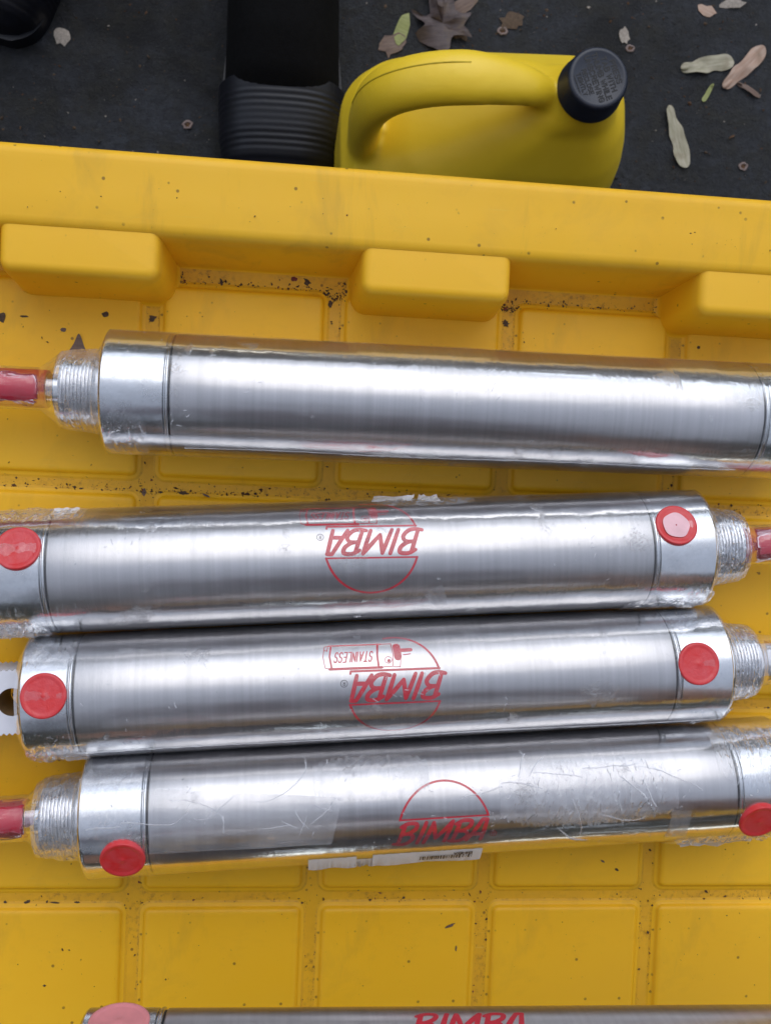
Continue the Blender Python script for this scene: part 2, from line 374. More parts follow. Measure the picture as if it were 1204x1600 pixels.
# ------------------------------------------------------------------ stroke writing wrapped round a cylinder or laid flat
GL = {'A': [[(0, 0), (.4, 1), (.8, 0)], [(.15, .35), (.65, .35)]],
      'B': [[(0, 0), (0, 1), (.5, 1), (.68, .88), (.68, .66), (.5, .54), (0, .54)], [(.5, .54), (.74, .42), (.74, .12), (.5, 0), (0, 0)]],
      'C': [[(.7, .85), (.5, 1), (.2, 1), (0, .8), (0, .2), (.2, 0), (.5, 0), (.7, .15)]],
      'D': [[(0, 0), (0, 1), (.4, 1), (.7, .75), (.7, .25), (.4, 0), (0, 0)]],
      'E': [[(.65, 1), (0, 1), (0, 0), (.65, 0)], [(0, .5), (.55, .5)]],
      'G': [[(.7, .85), (.5, 1), (.2, 1), (0, .8), (0, .2), (.2, 0), (.5, 0), (.7, .2), (.7, .48), (.42, .48)]],
      'H': [[(0, 0), (0, 1)], [(.7, 0), (.7, 1)], [(0, .5), (.7, .5)]], 'I': [[(.1, 0), (.1, 1)]],
      'L': [[(0, 1), (0, 0), (.6, 0)]], 'M': [[(0, 0), (0, 1), (.42, .35), (.84, 1), (.84, 0)]],
      'N': [[(0, 0), (0, 1), (.7, 0), (.7, 1)]], 'O': [[(.2, 0), (0, .25), (0, .75), (.2, 1), (.5, 1), (.7, .75), (.7, .25), (.5, 0), (.2, 0)]],
      'P': [[(0, 0), (0, 1), (.5, 1), (.7, .85), (.7, .62), (.5, .48), (0, .48)]],
      'R': [[(0, 0), (0, 1), (.5, 1), (.7, .85), (.7, .62), (.5, .5), (0, .5)], [(.35, .5), (.7, 0)]],
      'S': [[(.65, .85), (.5, 1), (.15, 1), (0, .85), (0, .65), (.15, .53), (.5, .47), (.65, .33), (.65, .15), (.5, 0), (.15, 0), (0, .15)]],
      'T': [[(0, 1), (.7, 1)], [(.35, 1), (.35, 0)]], 'U': [[(0, 1), (0, .2), (.2, 0), (.5, 0), (.7, .2), (.7, 1)]],
      'W': [[(0, 1), (.22, 0), (.45, .7), (.68, 0), (.9, 1)]], 'X': [[(0, 0), (.7, 1)], [(0, 1), (.7, 0)]],
      'Y': [[(0, 1), (.35, .5), (.7, 1)], [(.35, .5), (.35, 0)]],
      '3': [[(0, 1), (.6, 1), (.3, .58), (.6, .45), (.6, .15), (.4, 0), (.1, 0), (0, .12)]], '1': [[(0, .75), (.25, 1), (.25, 0)]],
      '8': [[(.3, .53), (.05, .7), (.05, .88), (.2, 1), (.4, 1), (.55, .88), (.55, .7), (.3, .53), (0, .33), (0, .12), (.2, 0), (.4, 0), (.6, .12), (.6, .33), (.3, .53)]],
      '-': [[(0, .45), (.5, .45)]]}
def layout(txt, x, y, h, sp=.25, wd=.8, slant=0):
    out = []
    for ch in txt:
        if ch == ' ': x += h * .5 * wd; continue
        g = GL[ch]; wmax = max(p[0] for s in g for p in s)
        for s in g: out.append([(x + p[0] * h * wd + slant * p[1] * h, y + p[1] * h) for p in s])
        x += (wmax * wd + sp) * h
    return out, x
def centred(txt, cx, y, h, sp=.25, wd=.8, slant=0):
    o, xe = layout(txt, 0, y, h, sp, wd, slant); w_ = xe - sp * h
    return [[(p[0] + cx - w_ / 2, p[1]) for p in s] for s in o]
class Ink:
    """flat strokes (x, y in mm); build() maps them on a surface f(x, y, lift)"""
    def __init__(s): s.v = []; s.f = []; s.k = 0
    def stroke(s, pts, wdt, closed=False, round_=True, step=.7):
        P = [Vector(p) for p in pts]
        if closed: P.append(P[0])
        Q = [P[0]]
        for a, b in zip(P, P[1:]):
            m = max(1, int((b - a).length / step))
            for i in range(1, m + 1): Q.append(a.lerp(b, i / m))
        s.k += 1; lift = .05 + .006 * (s.k % 9); i0 = len(s.v); N = len(Q); wf = wdt if callable(wdt) else (lambda t: wdt)
        for i, p in enumerate(Q):
            if closed: a, b = Q[(i - 1) % (N - 1)], Q[(i + 1) % (N - 1)]
            else: a, b = Q[max(i - 1, 0)], Q[min(i + 1, N - 1)]
            d1 = (p - a); d2 = (b - p)
            d1 = d1.normalized() if d1.length > 1e-6 else d2.normalized(); d2 = d2.normalized() if d2.length > 1e-6 else d1
            t = (d1 + d2); t = t.normalized() if t.length > 1e-3 else d1
            nn = Vector((-t.y, t.x)); mit = min(1.7, 1 / max(.3, nn.dot(Vector((-d1.y, d1.x)))))
            hw = wf(i / (N - 1)) / 2 * mit
            s.v += [(p.x + nn.x * hw, p.y + nn.y * hw, lift), (p.x - nn.x * hw, p.y - nn.y * hw, lift)]
        for i in range(N - 1):
            j = i0 + 2 * i; s.f.append((j, j + 1, j + 3, j + 2))
        if round_ and not closed:
            for q, t in ((Q[0], 0), (Q[-1], 1)): s.disc(q, wf(t) / 2, .003)
    def disc(s, c, r, dl=0, n=12):
        i0 = len(s.v); lift = .05 + .006 * (s.k % 9) + dl
        s.v.append((c[0], c[1], lift))
        for k in range(n): a = 2 * math.pi * k / n; s.v.append((c[0] + r * math.cos(a), c[1] + r * math.sin(a), lift))
        for k in range(n): s.f.append((i0, i0 + 1 + k, i0 + 1 + (k + 1) % n))
    def quad(s, x0, y0, x1, y1):
        s.stroke([(x0, (y0 + y1) / 2), (x1, (y0 + y1) / 2)], abs(y1 - y0), round_=False)
    def build(s, name, mat, parent, fn):
        return mesh(name, [fn(*v) for v in s.v], s.f, mat, parent, smooth=False)
BR = 26.5
def on_tube(s0, phi0, rot=0, rad=BR, up=1):
    """logo coordinates -> tube surface; up=-1 turns the print half round"""
    c, sn = math.cos(rot), math.sin(rot); arc0 = R_(phi0) * rad
    def fn(x, y, lift):
        x, y = c * x - sn * y, sn * x + c * y
        s_ = s0 + up * x; a = (arc0 + up * y) / rad; r = rad + lift
        return (s_, r * math.sin(a), r * math.cos(a))
    return fn
def half_disk(ink, top, wdt=.95, x_from=None, cut=None):
    a, b, h = 20.2, 22.6, 7.0
    t0 = math.asin(h / b); pts = [(a * math.cos(t), b * math.sin(t) * (1 if top else -1)) for t in [t0 + (math.pi - 2 * t0) * i / 40 for i in range(41)]]
    if cut is not None: pts = [p for p in pts if p[0] < cut]
    ink.stroke(pts, wdt)
def brush_word(ink):
    """heavy slanted brush lettering BIMBA, five letters"""
    H, W = 10.6, 1.75
    def L(x, strokes, wd):
        for st in strokes: 
            P = [(x + p[0] * wd + .42 * p[1] * H * .9 - 3, -H / 2 + p[1] * H) for p in st]
            if len(P) > 3: P = [tuple(q) for q in catmull([Vector((p[0], p[1])) for p in P], 5)]
            ink.stroke(P, lambda t: W * (.92 + .16 * math.sin(3 * t)), step=.5)
    Bs = [[(.12, .02), (.10, .5), (.08, .97)], [(-.12, .86), (.25, 1.0), (.72, .96), (.78, .74), (.5, .56), (.18, .52)], [(.2, .52), (.62, .5), (.86, .3), (.66, .04), (.3, -.02), (-.10, .03)]]
    L(-18.2, Bs, 7.4)
    L(-9.3, [[(.1, 0), (.1, 1)]], 5)
    L(-6.0, [[(.0, 0), (.06, .98)], [(.06, .98), (.42, .22)], [(.42, .22), (.86, 1.0)], [(.86, 1.0), (.88, .02)]], 10.2)
    L(5.6, Bs, 7.4)
    L(13.2, [[(-.05, 0), (.34, 1)], [(.34, 1), (.62, .99)], [(.60, 1), (.78, 0)], [(.15, .32), (.68, .32)]], 7.6)
def reg_mark(ink, x, y, r=1.45, wdt=.28):
    ink.stroke([(x + r * math.cos(2 * math.pi * k / 24), y + r * math.sin(2 * math.pi * k / 24)) for k in range(24)], wdt, closed=True)
    for s in centred('R', x, y - .75, 1.5, .2, .8): ink.stroke(s, .26, step=2)
def logo(tube, s0, phi0, up, rot, lower=True, mini=True):
    ink = Ink(); half_disk(ink, True); ink.stroke([(-19.4, 7.0), (19.4, 7.0)], .75); brush_word(ink)
    if lower:
        half_disk(ink, False, cut=(4.5 if mini else None)); ink.stroke([(-19.4, -7.2), (18.6, -7.2), (18.8, -6.2)], .95)
    if mini:                                # small outline drawing of a cylinder with its word
        ya, yb = -19.2, -8.6; ym = (ya + yb) / 2
        ink.stroke([(5.2, yb + .15), (27.5, yb + .15)], 1.1); ink.stroke([(5.2, ya), (27.5, ya)], .7)
        ink.stroke([(26.6, yb), (27.4, ym), (26.6, ya)], .75); ink.stroke([(6.6, yb), (7.0, ym), (6.6, ya)], .9)
        ink.stroke([(27.5, yb), (29.4, yb + -.4), (30.2, ym), (29.4, ya + .4), (27.5, ya)], .3); ink.stroke([(28, ya + .4), (28.4, ya + 2.6), (29.6, ya + 2)], .3)
        ink.stroke([(5.2, yb), (.5, yb - .2), (.2, ym), (.8, ya), (5.2, ya)], .35)
        ink.stroke([(2.3 + 1.5 * math.cos(k * .5236), -11.6 + 1.5 * math.sin(k * .5236)) for k in range(12)], .3, closed=True); ink.disc((2.1, -11.2), .8, .01)
        ink.stroke([(.2, yb + .1), (-2.6, yb + .2), (-3.0, -11.5)], .35)
        ink.stroke([(-1.5, -17.6), (-1.9, -12.8)], 3.3); ink.stroke([(-3.2, -15.8), (-7.6, -15.9)], 1.7); ink.stroke([(-4.2, -13.6), (-7.3, -14.0)], .45)
        for s in centred('STAINLESS', 16.7, -15.7, 4.4, .17, .41, .22): ink.stroke(s, .55, step=.8)
    o = ink.build('logo_print', M_ink, tube, on_tube(s0, phi0, rot, BR, up))
    i2 = Ink(); reg_mark(i2, 21.6, -2.2); i2.build('registered_mark', M_inkd if mini else M_ink, tube, on_tube(s0, phi0, rot, BR, up))
    return o

# ------------------------------------------------------------------ air cylinders
AZ = 27.0
def film_mesh(tube, prof, mat, seed, amp_end=.8, amp=.08, flat=True):
    """shrink film: (s, r, crumple) profile turned about the axis, waved and creased"""
    P = []; 
    for (s0, r0, c0), (s1, r1, c1) in zip(prof, prof[1:]):
        m = max(2, int(abs(s1 - s0) / 1.6) + 1)
        for i in range(m): t = i / m; P.append((s0 + (s1 - s0) * t, r0 + (r1 - r0) * t, c0 + (c1 - c0) * t))
    P.append(prof[-1]); n_ = 110; vs, fs = [], []
    for s, r, c in P:
        for k in range(n_):
            a = 2 * math.pi * k / n_
            q = Vector((s * .05, math.cos(a) * 1.6 + seed, math.sin(a) * 1.6))
            w1 = noise.noise(q * 1.7); rg = 1 - abs(noise.noise(Vector((s * .16, math.cos(a) * 3 + seed, math.sin(a) * 3)))) * 2.2
            rg2 = 1 - abs(noise.noise(Vector((s * .30 + 9, math.cos(a) * 7 + seed, math.sin(a) * 7)))) * 2.2
            d = amp * (.5 + .5 * w1) + .7 * c * amp_end * (max(0, rg) ** 3 + .5 * max(0, rg2) ** 3)
            rr = r + .05 + d
            y, z = rr * math.sin(a), rr * math.cos(a)
            if flat: z = max(z, -AZ + .06 + .02 * (k % 3))
            if abs(y) > BR + .45 and abs(z) < 12: y = math.copysign(BR + .45, y)
            vs.append((s, y, z))
    m = len(P)
    for i in range(m - 1):
        for k in range(n_):
            k2 = (k + 1) % n_; fs.append((i * n_ + k, i * n_ + k2, (i + 1) * n_ + k2, (i + 1) * n_ + k))
    return mesh('plastic_film', vs, fs, mat, tube)
def arc_patch(s0, s1, a0, a1, rad, ns=12, na=6, fn=None):
    vs, fs = [], []
    for i in range(ns + 1):
        for j in range(na + 1):
            s = s0 + (s1 - s0) * i / ns; a = R_(a0 + (a1 - a0) * j / na); r = rad
            if fn: s, a, r = fn(s, a, r, i / ns, j / na)
            vs.append((s, r * math.sin(a), r * math.cos(a)))
    for i in range(ns):
        for j in range(na): q = i * (na + 1) + j; fs.append((q, q + 1, q + na + 2, q + na + 1))
    return vs, fs
def port_plug(tube, s, phi, mat, pale=False, r=9.3, up=.75):
    prof = [(20, r), (26.6 + up - .5, r), (26.6 + up - .15, r - .12), (26.6 + up, r - .5), (26.6 + up, r - 1.4), (26.6 + up - .28, r - 2.0), (26.6 + up - .28, r - 2.6), (26.6 + up - .27, 3), (26.6 + up - .26, .9), (26.6 + up - .05, .4), (26.6 + up - .05, .02)]
    n_ = 48; vs, fs = [], []; a = R_(phi); u = Vector((0, math.sin(a), math.cos(a))); e1 = Vector((1, 0, 0)); e2 = u.cross(e1)
    for h, q in prof:
        for k in range(n_):
            t = 2 * math.pi * k / n_; p = u * h + e1 * (s + q * math.cos(t)) + e2 * q * math.sin(t); vs.append(tuple(p))
    for i in range(len(prof) - 1):
        for k in range(n_): k2 = (k + 1) % n_; fs.append((i * n_ + k, i * n_ + k2, (i + 1) * n_ + k2, (i + 1) * n_ + k))
    fs.append(tuple((len(prof) - 1) * n_ + k for k in range(n_)))
    o = mesh('port_plug', vs, fs, mat, tube, sharp=50)
    if pale:
        vs, fs = [], []
        h = 26.6 + up + .03
        rr = [.35, 2, 3.6, 5.2, 5.9]
        for q in rr:
            for k in range(n_):
                t = 2 * math.pi * k / n_; wob = 1 + (.03 * math.sin(5 * t + 1) if q > 5 else 0)
                vs.append(tuple(u * (h + (.25 if q < 6 else 0)) + e1 * (s - .4 + q * wob * math.cos(t)) + e2 * (q * wob * math.sin(t) - .3)))
        for i in range(len(rr) - 1):
            for k in range(n_): k2 = (k + 1) % n_; fs.append((i * n_ + k, i * n_ + k2, (i + 1) * n_ + k2, (i + 1) * n_ + k))
        mesh('plug_film_sheen', vs, fs, M_pinkc, o)  # pale disc: film on the plug, its sky reflection put into the colour
    return o
M_pinkc = mat_simple('pink_film_sheen', (.72, .42, .46), .3, 0, .12)
def end_cap(tube, sj, d, length=28.6, mat=None, nose=True):
    """head at one end; sj = joint, d = +1 or -1 outward"""
    mat = mat or M_alu
    P = [(sj + d * 2.6, 24), (sj + d * 2.6, 26.35), (sj + d * 2.9, 26.65), (sj + d * (length - .9), 26.75), (sj + d * length, 26.0), (sj + d * (length + .2), 15)]
    vs, fs = lathe(P if d > 0 else P[::-1], 128); mesh('end_cap', vs, fs, mat, tube, sharp=35)
    P = [(sj + d * .55, 24.5), (sj + d * .55, 26.3), (sj + d * .8, 26.75), (sj + d * 1.25, 26.95), (sj + d * 1.75, 26.75), (sj + d * 1.95, 26.4), (sj + d * 2.2, 26.45), (sj + d * 2.5, 26.2), (sj + d * 2.5, 24.5)]
    vs, fs = lathe(P if d > 0 else P[::-1], 128, False); mesh('crimp_ring', vs, fs, mat, tube, sharp=60)
    P = [(sj - d * .15, 25.5), (sj - d * .12, 25.95), (sj + d * .62, 25.9), (sj + d * .64, 25)]
    vs, fs = lathe(P if d > 0 else P[::-1], 96, False); mesh('joint_gasket', vs, fs, M_gask, tube)
    if nose:
        e = sj + d * length; P = [(e - d * .5, 14.2), (e + d * 3.6, 14.2), (e + d * 4.4, 15.0)]
        nthr = 9; s = e + d * 4.4
        for k in range(nthr):
            P += [(s, 15.1), (s + d * .35, 16.2), (s + d * .75, 16.25), (s + d * 1.15, 15.15)]; s += d * 1.5
        P += [(s, 15.1), (s + d * .5, 15.6), (s + d * .9, 14.4), (s + d * .9, 6)]
        vs, fs = lathe(P if d > 0 else P[::-1], 96); mesh('threaded_nose', vs, fs, M_cast, tube, sharp=28)
        return s + d * .9
    return sj + d * length
def rod(tube, s, d, capat, rcap=8.3, capmat=None, caplen=46, white=True):
    P = [(s - d * 1, 6.9), (s + d * 30, 6.9), (s + d * 30.3, 6.5)]
    vs, fs = lathe(P if d > 0 else P[::-1], 64); mesh('piston_rod', vs, fs, M_steel, tube, sharp=40)
    c = s + d * capat
    P = [(c, 7.2), (c, rcap - .25), (c + d * .4, rcap), (c + d * caplen, rcap - .2), (c + d * (caplen + .8), rcap - 1.2), (c + d * (caplen + .8), .5)]
    vs, fs = lathe(P if d > 0 else P[::-1], 64); mesh('rod_cap', vs, fs, capmat or M_mag, tube, sharp=50)
def cylinder(y, th, sL, sR, label, x0=0, z0=None):
    t = empty('air_cylinder', (x0, y, AZ if z0 is None else z0), th)
    tag(t, label, 'cylinder', 'shrink wrapped metal air cylinders lying in the tray')
    e = .9
    P = [(sL + .1, 26.0), (sL + .25, 26.35), (sL + .7, BR)] + [(sL + .7 + (sR - sL - 1.4) * i / 12, BR) for i in range(1, 12)] + [(sR - .7, BR), (sR - .25, 26.35), (sR - .1, 26.0)]
    vs, fs = lathe(P, 160, False); mesh('barrel', vs, fs, M_barrel, t)
    return t
def creases(tube, specs, seed, name='film_crease'):
    """raised folds of the film as thin bent fins; specs: (s, phi, length, dir deg, height, rad)"""
    rnd = random.Random(seed)
    for s, phi, ln, dr, h, rad in specs:
        vs, fs = [], []
        m = max(4, int(ln / 1.0)); bend = rnd.uniform(-.5, .5)
        x, y = s, R_(phi) * rad; dd = R_(dr)
        for i in range(m + 1):
            t = i / m; hh = h * math.sin(math.pi * min(1, max(.04, t))) ** .6 * (.75 + .5 * rnd.random()) + .04
            wv = .22 + .2 * h
            for off, hg in ((-wv, .05), (0, hh), (wv, .05)):
                aa = (y + off * math.cos(dd)) / rad; r = rad + .30 + hg
                vs.append((x - off * math.sin(dd), r * math.sin(aa), r * math.cos(aa)))
            dd += bend * ln / m * .09 + rnd.uniform(-.16, .16)
            x += math.cos(dd) * ln / m; y += math.sin(dd) * ln / m
        for i in range(m):
            q = 3 * i
            fs.append((q, q + 1, q + 4, q + 3)); fs.append((q + 1, q + 2, q + 5, q + 4))
        mesh(name, vs, fs, M_crs, tube, smooth=True)
def seam(tube, s0, s1, phi, h, seed, dphi=0):
    """the long welded seam of the wrapping: one wavy raised lip along the tube"""
    rnd = random.Random(seed); vs, fs = [], []; m = int((s1 - s0) / 1.5)
    for i in range(m + 1):
        x = s0 + (s1 - s0) * i / m; p = phi + dphi * i / m + 1.2 * math.sin(x * .05 + seed) + rnd.uniform(-.35, .35); hh = h * (.7 + .5 * rnd.random())
        for da, hg in ((-.9, .28), (-.25, .32 + hh), (.35, .34 + hh * .9), (.5, .28)):
            a = R_(p + da); r = BR + hg; vs.append((x, r * math.sin(a), r * math.cos(a)))
    for i in range(m):
        for j in range(3): q = 4 * i + j; fs.append((q, q + 1, q + 5, q + 4))
    mesh('film_seam', vs, fs, M_flap, tube, smooth=False)
def flap(tube, s, phi, pts, rad, lift=3, seed=0, name='film_flap', mat=None):
    """torn loose film: outline pts (mm) triangulated with crumpled heights"""
    rnd = random.Random(seed); i0 = 0; vs, fs = [], []; n_ = 7
    a0 = R_(phi); base = Vector((s, 0, 0))
    for i in range(n_ + 1):
        for j in range(n_ + 1):
            u, v = i / n_, j / n_
            p0 = Vector(pts[0]).lerp(Vector(pts[1]), u); p1 = Vector(pts[3]).lerp(Vector(pts[2]), u); p = p0.lerp(p1, v)
            h = lift * v * (.3 + .7 * abs(noise.noise(Vector((p.x * .35 + seed, p.y * .35, .3))) * 2)) + .25 * rnd.random()
            a = a0 + p.y / rad; r = rad + .4 + h
            vs.append((s + p.x, r * math.sin(a), r * math.cos(a)))
    for i in range(n_):
        for j in range(n_): q = i * (n_ + 1) + j; fs.append((q, q + 1, q + n_ + 2, q + n_ + 1))
    return mesh(name, vs, fs, mat or M_flap, tube, smooth=False)
def rand_creases(seed, n_, s0, s1, lo=-70, hi=75, rad=BR, hmax=.5):
    """little nicks and folds of the film, in loose clusters"""
    r = random.Random(seed); out = []; cs = [(r.uniform(s0, s1), r.uniform(lo, hi), r.gauss(75, 40)) for _ in range(max(5, n_ // 11))]
    for _ in range(n_):
        c = r.choice(cs); far = r.random() < .3
        s_, p_ = (r.uniform(s0, s1), r.uniform(lo, hi)) if far else (r.gauss(c[0], 5), r.gauss(c[1], 8))
        if not s0 < s_ < s1: continue
        out.append((s_, max(lo, min(hi, p_)), r.choice((.9, 1.3, 1.8, 2.6)) * r.uniform(.6, 1.2), r.gauss(c[2], 30), r.uniform(.04, .5 * hmax), rad))
    return out

# tube 1 (uppermost, plain)
T1 = cylinder(34.84, .0052, -50.46, 205.96, 'uppermost plain steel cylinder with no logo and a red rod cap at its left')
sn = end_cap(T1, -50.46, -1); rod(T1, sn, -1, 7.0); end_cap(T1, 205.96, 1)
film_mesh(T1, [(-150, 8.8, .5), (-108, 9.0, .4), (-101, 14.6, .35), (-98.8, 16.6, .15), (-84, 16.5, .15), (-79.8, 24.4, .2), (-78.5, 26.9, .1), (-50, 26.95, 0), (206, 26.9, 0), (236, 27, .3), (240, 20, .5)], M_film[0], 1.0)
creases(T1, rand_creases(11, 40, -75, 230, hmax=.32), 11)
seam(T1, -45, 200, -60, .35, 2)
# tube 2
T2 = cylinder(-37.31, .0699, -97.47, 159.7, 'second steel cylinder from top, with a pale-centred red plug at its right')
end_cap(T2, -97.47, -1, nose=False); sn = end_cap(T2, 159.7, 1); rod(T2, sn, 1, 4.4)
port_plug(T2, -108.6, 26.6, M_red); port_plug(T2, 170.6, 27.0, M_red, pale=True)
film_mesh(T2, [(-134, 14, 1), (-128, 25, .8), (-126, 27.1, .35), (-97, 27.0, .1), (160, 26.9, 0), (188, 27.1, .15), (189.5, 25, .4), (194, 17, .4), (208, 16.7, .25), (211, 12, .6), (216, 9.2, .6), (250, 9, .4)], M_film[1], 4.0)
# tube 3
T3 = cylinder(-91.98, .0697, -84.89, 172.57, 'third steel cylinder from top, with a toothed pale tang at its left end')
end_cap(T3, -84.89, -1, 22.0, nose=False); sn = end_cap(T3, 172.57, 1, 26.4)
port_plug(T3, -96.6, 12.3, M_red); port_plug(T3, 182.6, 11.7, M_red)
rod(T3, sn, 1, 3.0, 7.6, M_white)
film_mesh(T3, [(-109.5, 22.5, 1.2), (-108, 25, .8), (-106.5, 27.0, .3), (-84, 27.0, .05), (173, 26.9, 0), (199, 27.1, .1), (200.5, 25, .3), (205, 17.3, .4), (218, 16.7, .3), (222, 12, .5), (240, 10, .6)], M_film[2], 7.0)
# tube 4
T4 = cylinder(-146.15, .0653, -53.17, 203.8, 'fourth steel cylinder from top, with upright logo and torn white paper label')
sn = end_cap(T4, -53.17, -1); rod(T4, sn, -1, 8.0); end_cap(T4, 203.8, 1, nose=True)
port_plug(T4, -64.0, -24.5, M_red, up=1.3); port_plug(T4, 214.6, -27.3, M_red, up=1.3)
film_mesh(T4, [(-150, 9.4, .7), (-108, 9.6, .6), (-103, 14.5, .6), (-101, 16.8, .3), (-86, 16.8, .3), (-82.5, 24.4, .4), (-81, 27.0, .25), (-53, 27.0, .1), (30, 26.9, .1), (204, 26.9, .12), (232, 27.1, .4), (238, 20, .6)], M_film[3], 10.0, .8, .0)
# tube 5 (cut by the lower edge of the frame)
T5Z, T5TH = 132, -.012
pj = place(250, 1596, T5Z + 8); pe = place(250, 1573, T5Z)
T5Y = pe.y - 31.5
T5 = cylinder(T5Y, T5TH, pj.x, pj.x + 257, 'lowest steel cylinder, nearest the camera, cut off by the bottom edge of the photo', 0, T5Z)
end_cap(T5, pj.x, -1, 27); end_cap(T5, pj.x + 257, 1)
port_plug(T5, pj.x - 14.5, 88, M_pink, r=10.0, up=.6)

def hit(T, th, y, u, v, rad=BR, z0=None):           # photo point -> (s, phi) on a tube
    d = CM @ Vector(((u - 602) / F, -(v - 800) / F, -1)); ax = Vector((math.cos(th), math.sin(th), 0)); nn = Vector((-math.sin(th), math.cos(th), 0))
    o = Vector((0, y, AZ if z0 is None else z0)); c = Vector((0, 0, CAMZ)) - o
    a = Vector((d.dot(nn), d.z)); q = Vector((c.dot(nn), c.z)); A = a.dot(a); B = a.dot(q); D = B * B - A * (q.dot(q) - rad * rad)
    t = (-B - math.sqrt(max(D, 0))) / A; P = c + d * t
    return P.dot(ax), math.degrees(math.atan2(P.dot(nn), P.z))
s_, p_ = hit(T2, .0699, -37.31, 580, 846); logo(T2, s_, p_, -1, R_(-1.2))
s_, p_ = hit(T3, .0697, -91.98, 617, 1073.5); logo(T3, s_, p_, -1, R_(-.6))
s_, p_ = hit(T4, .0653, -146.15, 694, 1281.5)
logo(T4, s_, p_ - math.degrees(6.0 / BR), 1, 0, lower=False, mini=False)
ink = Ink(); brush_word(ink); half_disk(ink, False); s_, p_ = hit(T5, T5TH, T5Y, 732, 1585, BR, T5Z); ink.build('logo_print', M_ink, T5, on_tube(s_, p_ - math.degrees(5.4 / BR), 0, BR, 1))
print('T5', pj, pe, s_, p_, place(1204, 1590, 150), hit(T5, T5TH, T5Y, 180, 1592, BR, T5Z))
ink = Ink()
for st in centred('318-DXP', 0, -1.2, 2.4, .3, 1.0): ink.stroke(st, .28)
ink.build('size_marking', M_etch, T3, on_tube(48, 70, 0, BR, -1))

# tang at the left end of tube 3: toothed pale plate with a bore
vs, fs = [], []; Lx, hy = 40, 13.2; top, bot = [], []
n_ = 34
for i in range(n_ + 1):
    x = -106.2 - Lx * i / n_; tt = .9 if i % 2 else 0
    top.append((x, hy + tt)); bot.append((x, -hy - tt * 1.2))
ring = top + bot[::-1]
bm = bmesh.new(); zt = 9.5; cx, r = -114.0, 6.0
outer = [bm.verts.new((x * K, y * K, zt * K)) for x, y in ring]
inner = [bm.verts.new(((cx + r * math.cos(2 * math.pi * k / 28)) * K, (r * math.sin(2 * math.pi * k / 28)) * K, zt * K)) for k in range(28)]
ed = [bm.edges.new((outer[i], outer[(i + 1) % len(outer)])) for i in range(len(outer))] + [bm.edges.new((inner[i], inner[(i + 1) % 28])) for i in range(28)]
r_ = bmesh.ops.triangle_fill(bm, edges=ed, use_beauty=True)
# remove faces inside the bore
for f in [f for f in bm.faces if (f.calc_center_median() - Vector((cx * K, 0, zt * K))).length < r * K * .95]: bm.faces.remove(f)
ex = bmesh.ops.extrude_face_region(bm, geom=list(bm.faces))
bmesh.ops.translate(bm, verts=[v for v in ex['geom'] if isinstance(v, bmesh.types.BMVert)], vec=(0, 0, -19 * K))
bmesh.ops.recalc_face_normals(bm, faces=bm.faces)
me = bpy.data.meshes.new('pivot_tang'); bm.to_mesh(me); bm.free(); tang = link('pivot_tang', me, M_white, T3)
vs, fs = lathe([(-9.3, 5.9), (9.45, 5.9)], 32, False)
bs = mesh('bore_bushing', [(v[2] + cx, v[1], v[0]) for v in vs], fs, M_bore, tang)

# creases, seams and torn flaps of the wrapping
creases(T2, rand_creases(21, 70, -120, 186, -62, 72, hmax=.5), 21)

flap(T2, 46, 78, [(-8, -2), (10, -1), (12, 3), (-6, 4)], BR, 2.2, 3); flap(T2, 62, 74, [(-4, -2), (7, -2), (5, 3), (-2, 5)], BR, 2.5, 4)
flap(T2, -96, 72, [(-3, -3), (8, -2), (9, 3), (-1, 3)], BR, 1.5, 6)
flap(T2, 66, -31, [(-8, 0), (0, 5), (3, -7), (-2, -8)], BR, 1.0, 5, mat=M_patch); flap(T2, -120, -60, [(-8, 6), (14, 4), (12, -6), (-6, -7)], BR, 2.0, 8)
flap(T2, 30, -60, [(-1.5, -1.5), (1.5, -1), (1.5, 1.5), (-1.5, 1)], BR, 1.5, 9)
creases(T3, rand_creases(31, 70, -104, 196, -42, 70, hmax=.45), 31)
seam(T3, -106, 198, -52, .45, 3, -6)
creases(T4, rand_creases(41, 110, -78, 228, -60, 76, hmax=.6), 41)
creases(T4, [(78, 14, 10, 8, .4, BR), (88, 17, 10, 24, .45, BR), (97, 25, 16, 12, .5, BR), (112, 33, 22, 2, .5, BR), (134, 35, 26, -3, .5, BR), (160, 34, 30, 0, .4, BR),
             (-78, 6, 14, 12, .35, BR), (-64, 10, 30, 1, .35, BR), (-34, 10, 20, -6, .3, BR), (128, 8, 20, -65, .6, BR), (122, -22, 18, -40, .8, BR), (150, 26, 16, -30, .4, BR), (160, 22, 14, -48, .4, BR),
             (140, -8, 22, -20, .5, BR), (105, 30, 12, 65, .4, BR), (110, 30, 12, 55, .4, BR)], 42)
flap(T4, -20, 6, [(-30, 15), (48, 7), (43, -13), (-33, -12)], BR, .55, 12, mat=M_patch)
creases(T4, [(24, 18, 13, -112, .35, BR), (-8, 22, 34, -8, .22, BR), (-44, 27, 26, -6, .12, BR), (8, 12, 10, -60, .3, BR), (13, 6, 9, -130, .3, BR), (2, 4, 8, -40, .25, BR), (16, 16, 8, -25, .3, BR), (-6, -2, 12, -15, .25, BR), (12, -18, 12, 170, .2, BR), (-30, 4, 9, 60, .2, BR), (-22, -4, 7, 100, .25, BR)], 43)
flap(T4, 178, -30, [(-5, 10), (4, 9), (4, -8), (-6, -8)], BR, .8, 13, mat=M_patch)
flap(T4, 205, -68, [(-26, 4), (14, 6), (10, -9), (-18, -4)], BR, 4.5, 14, 'film_flap')

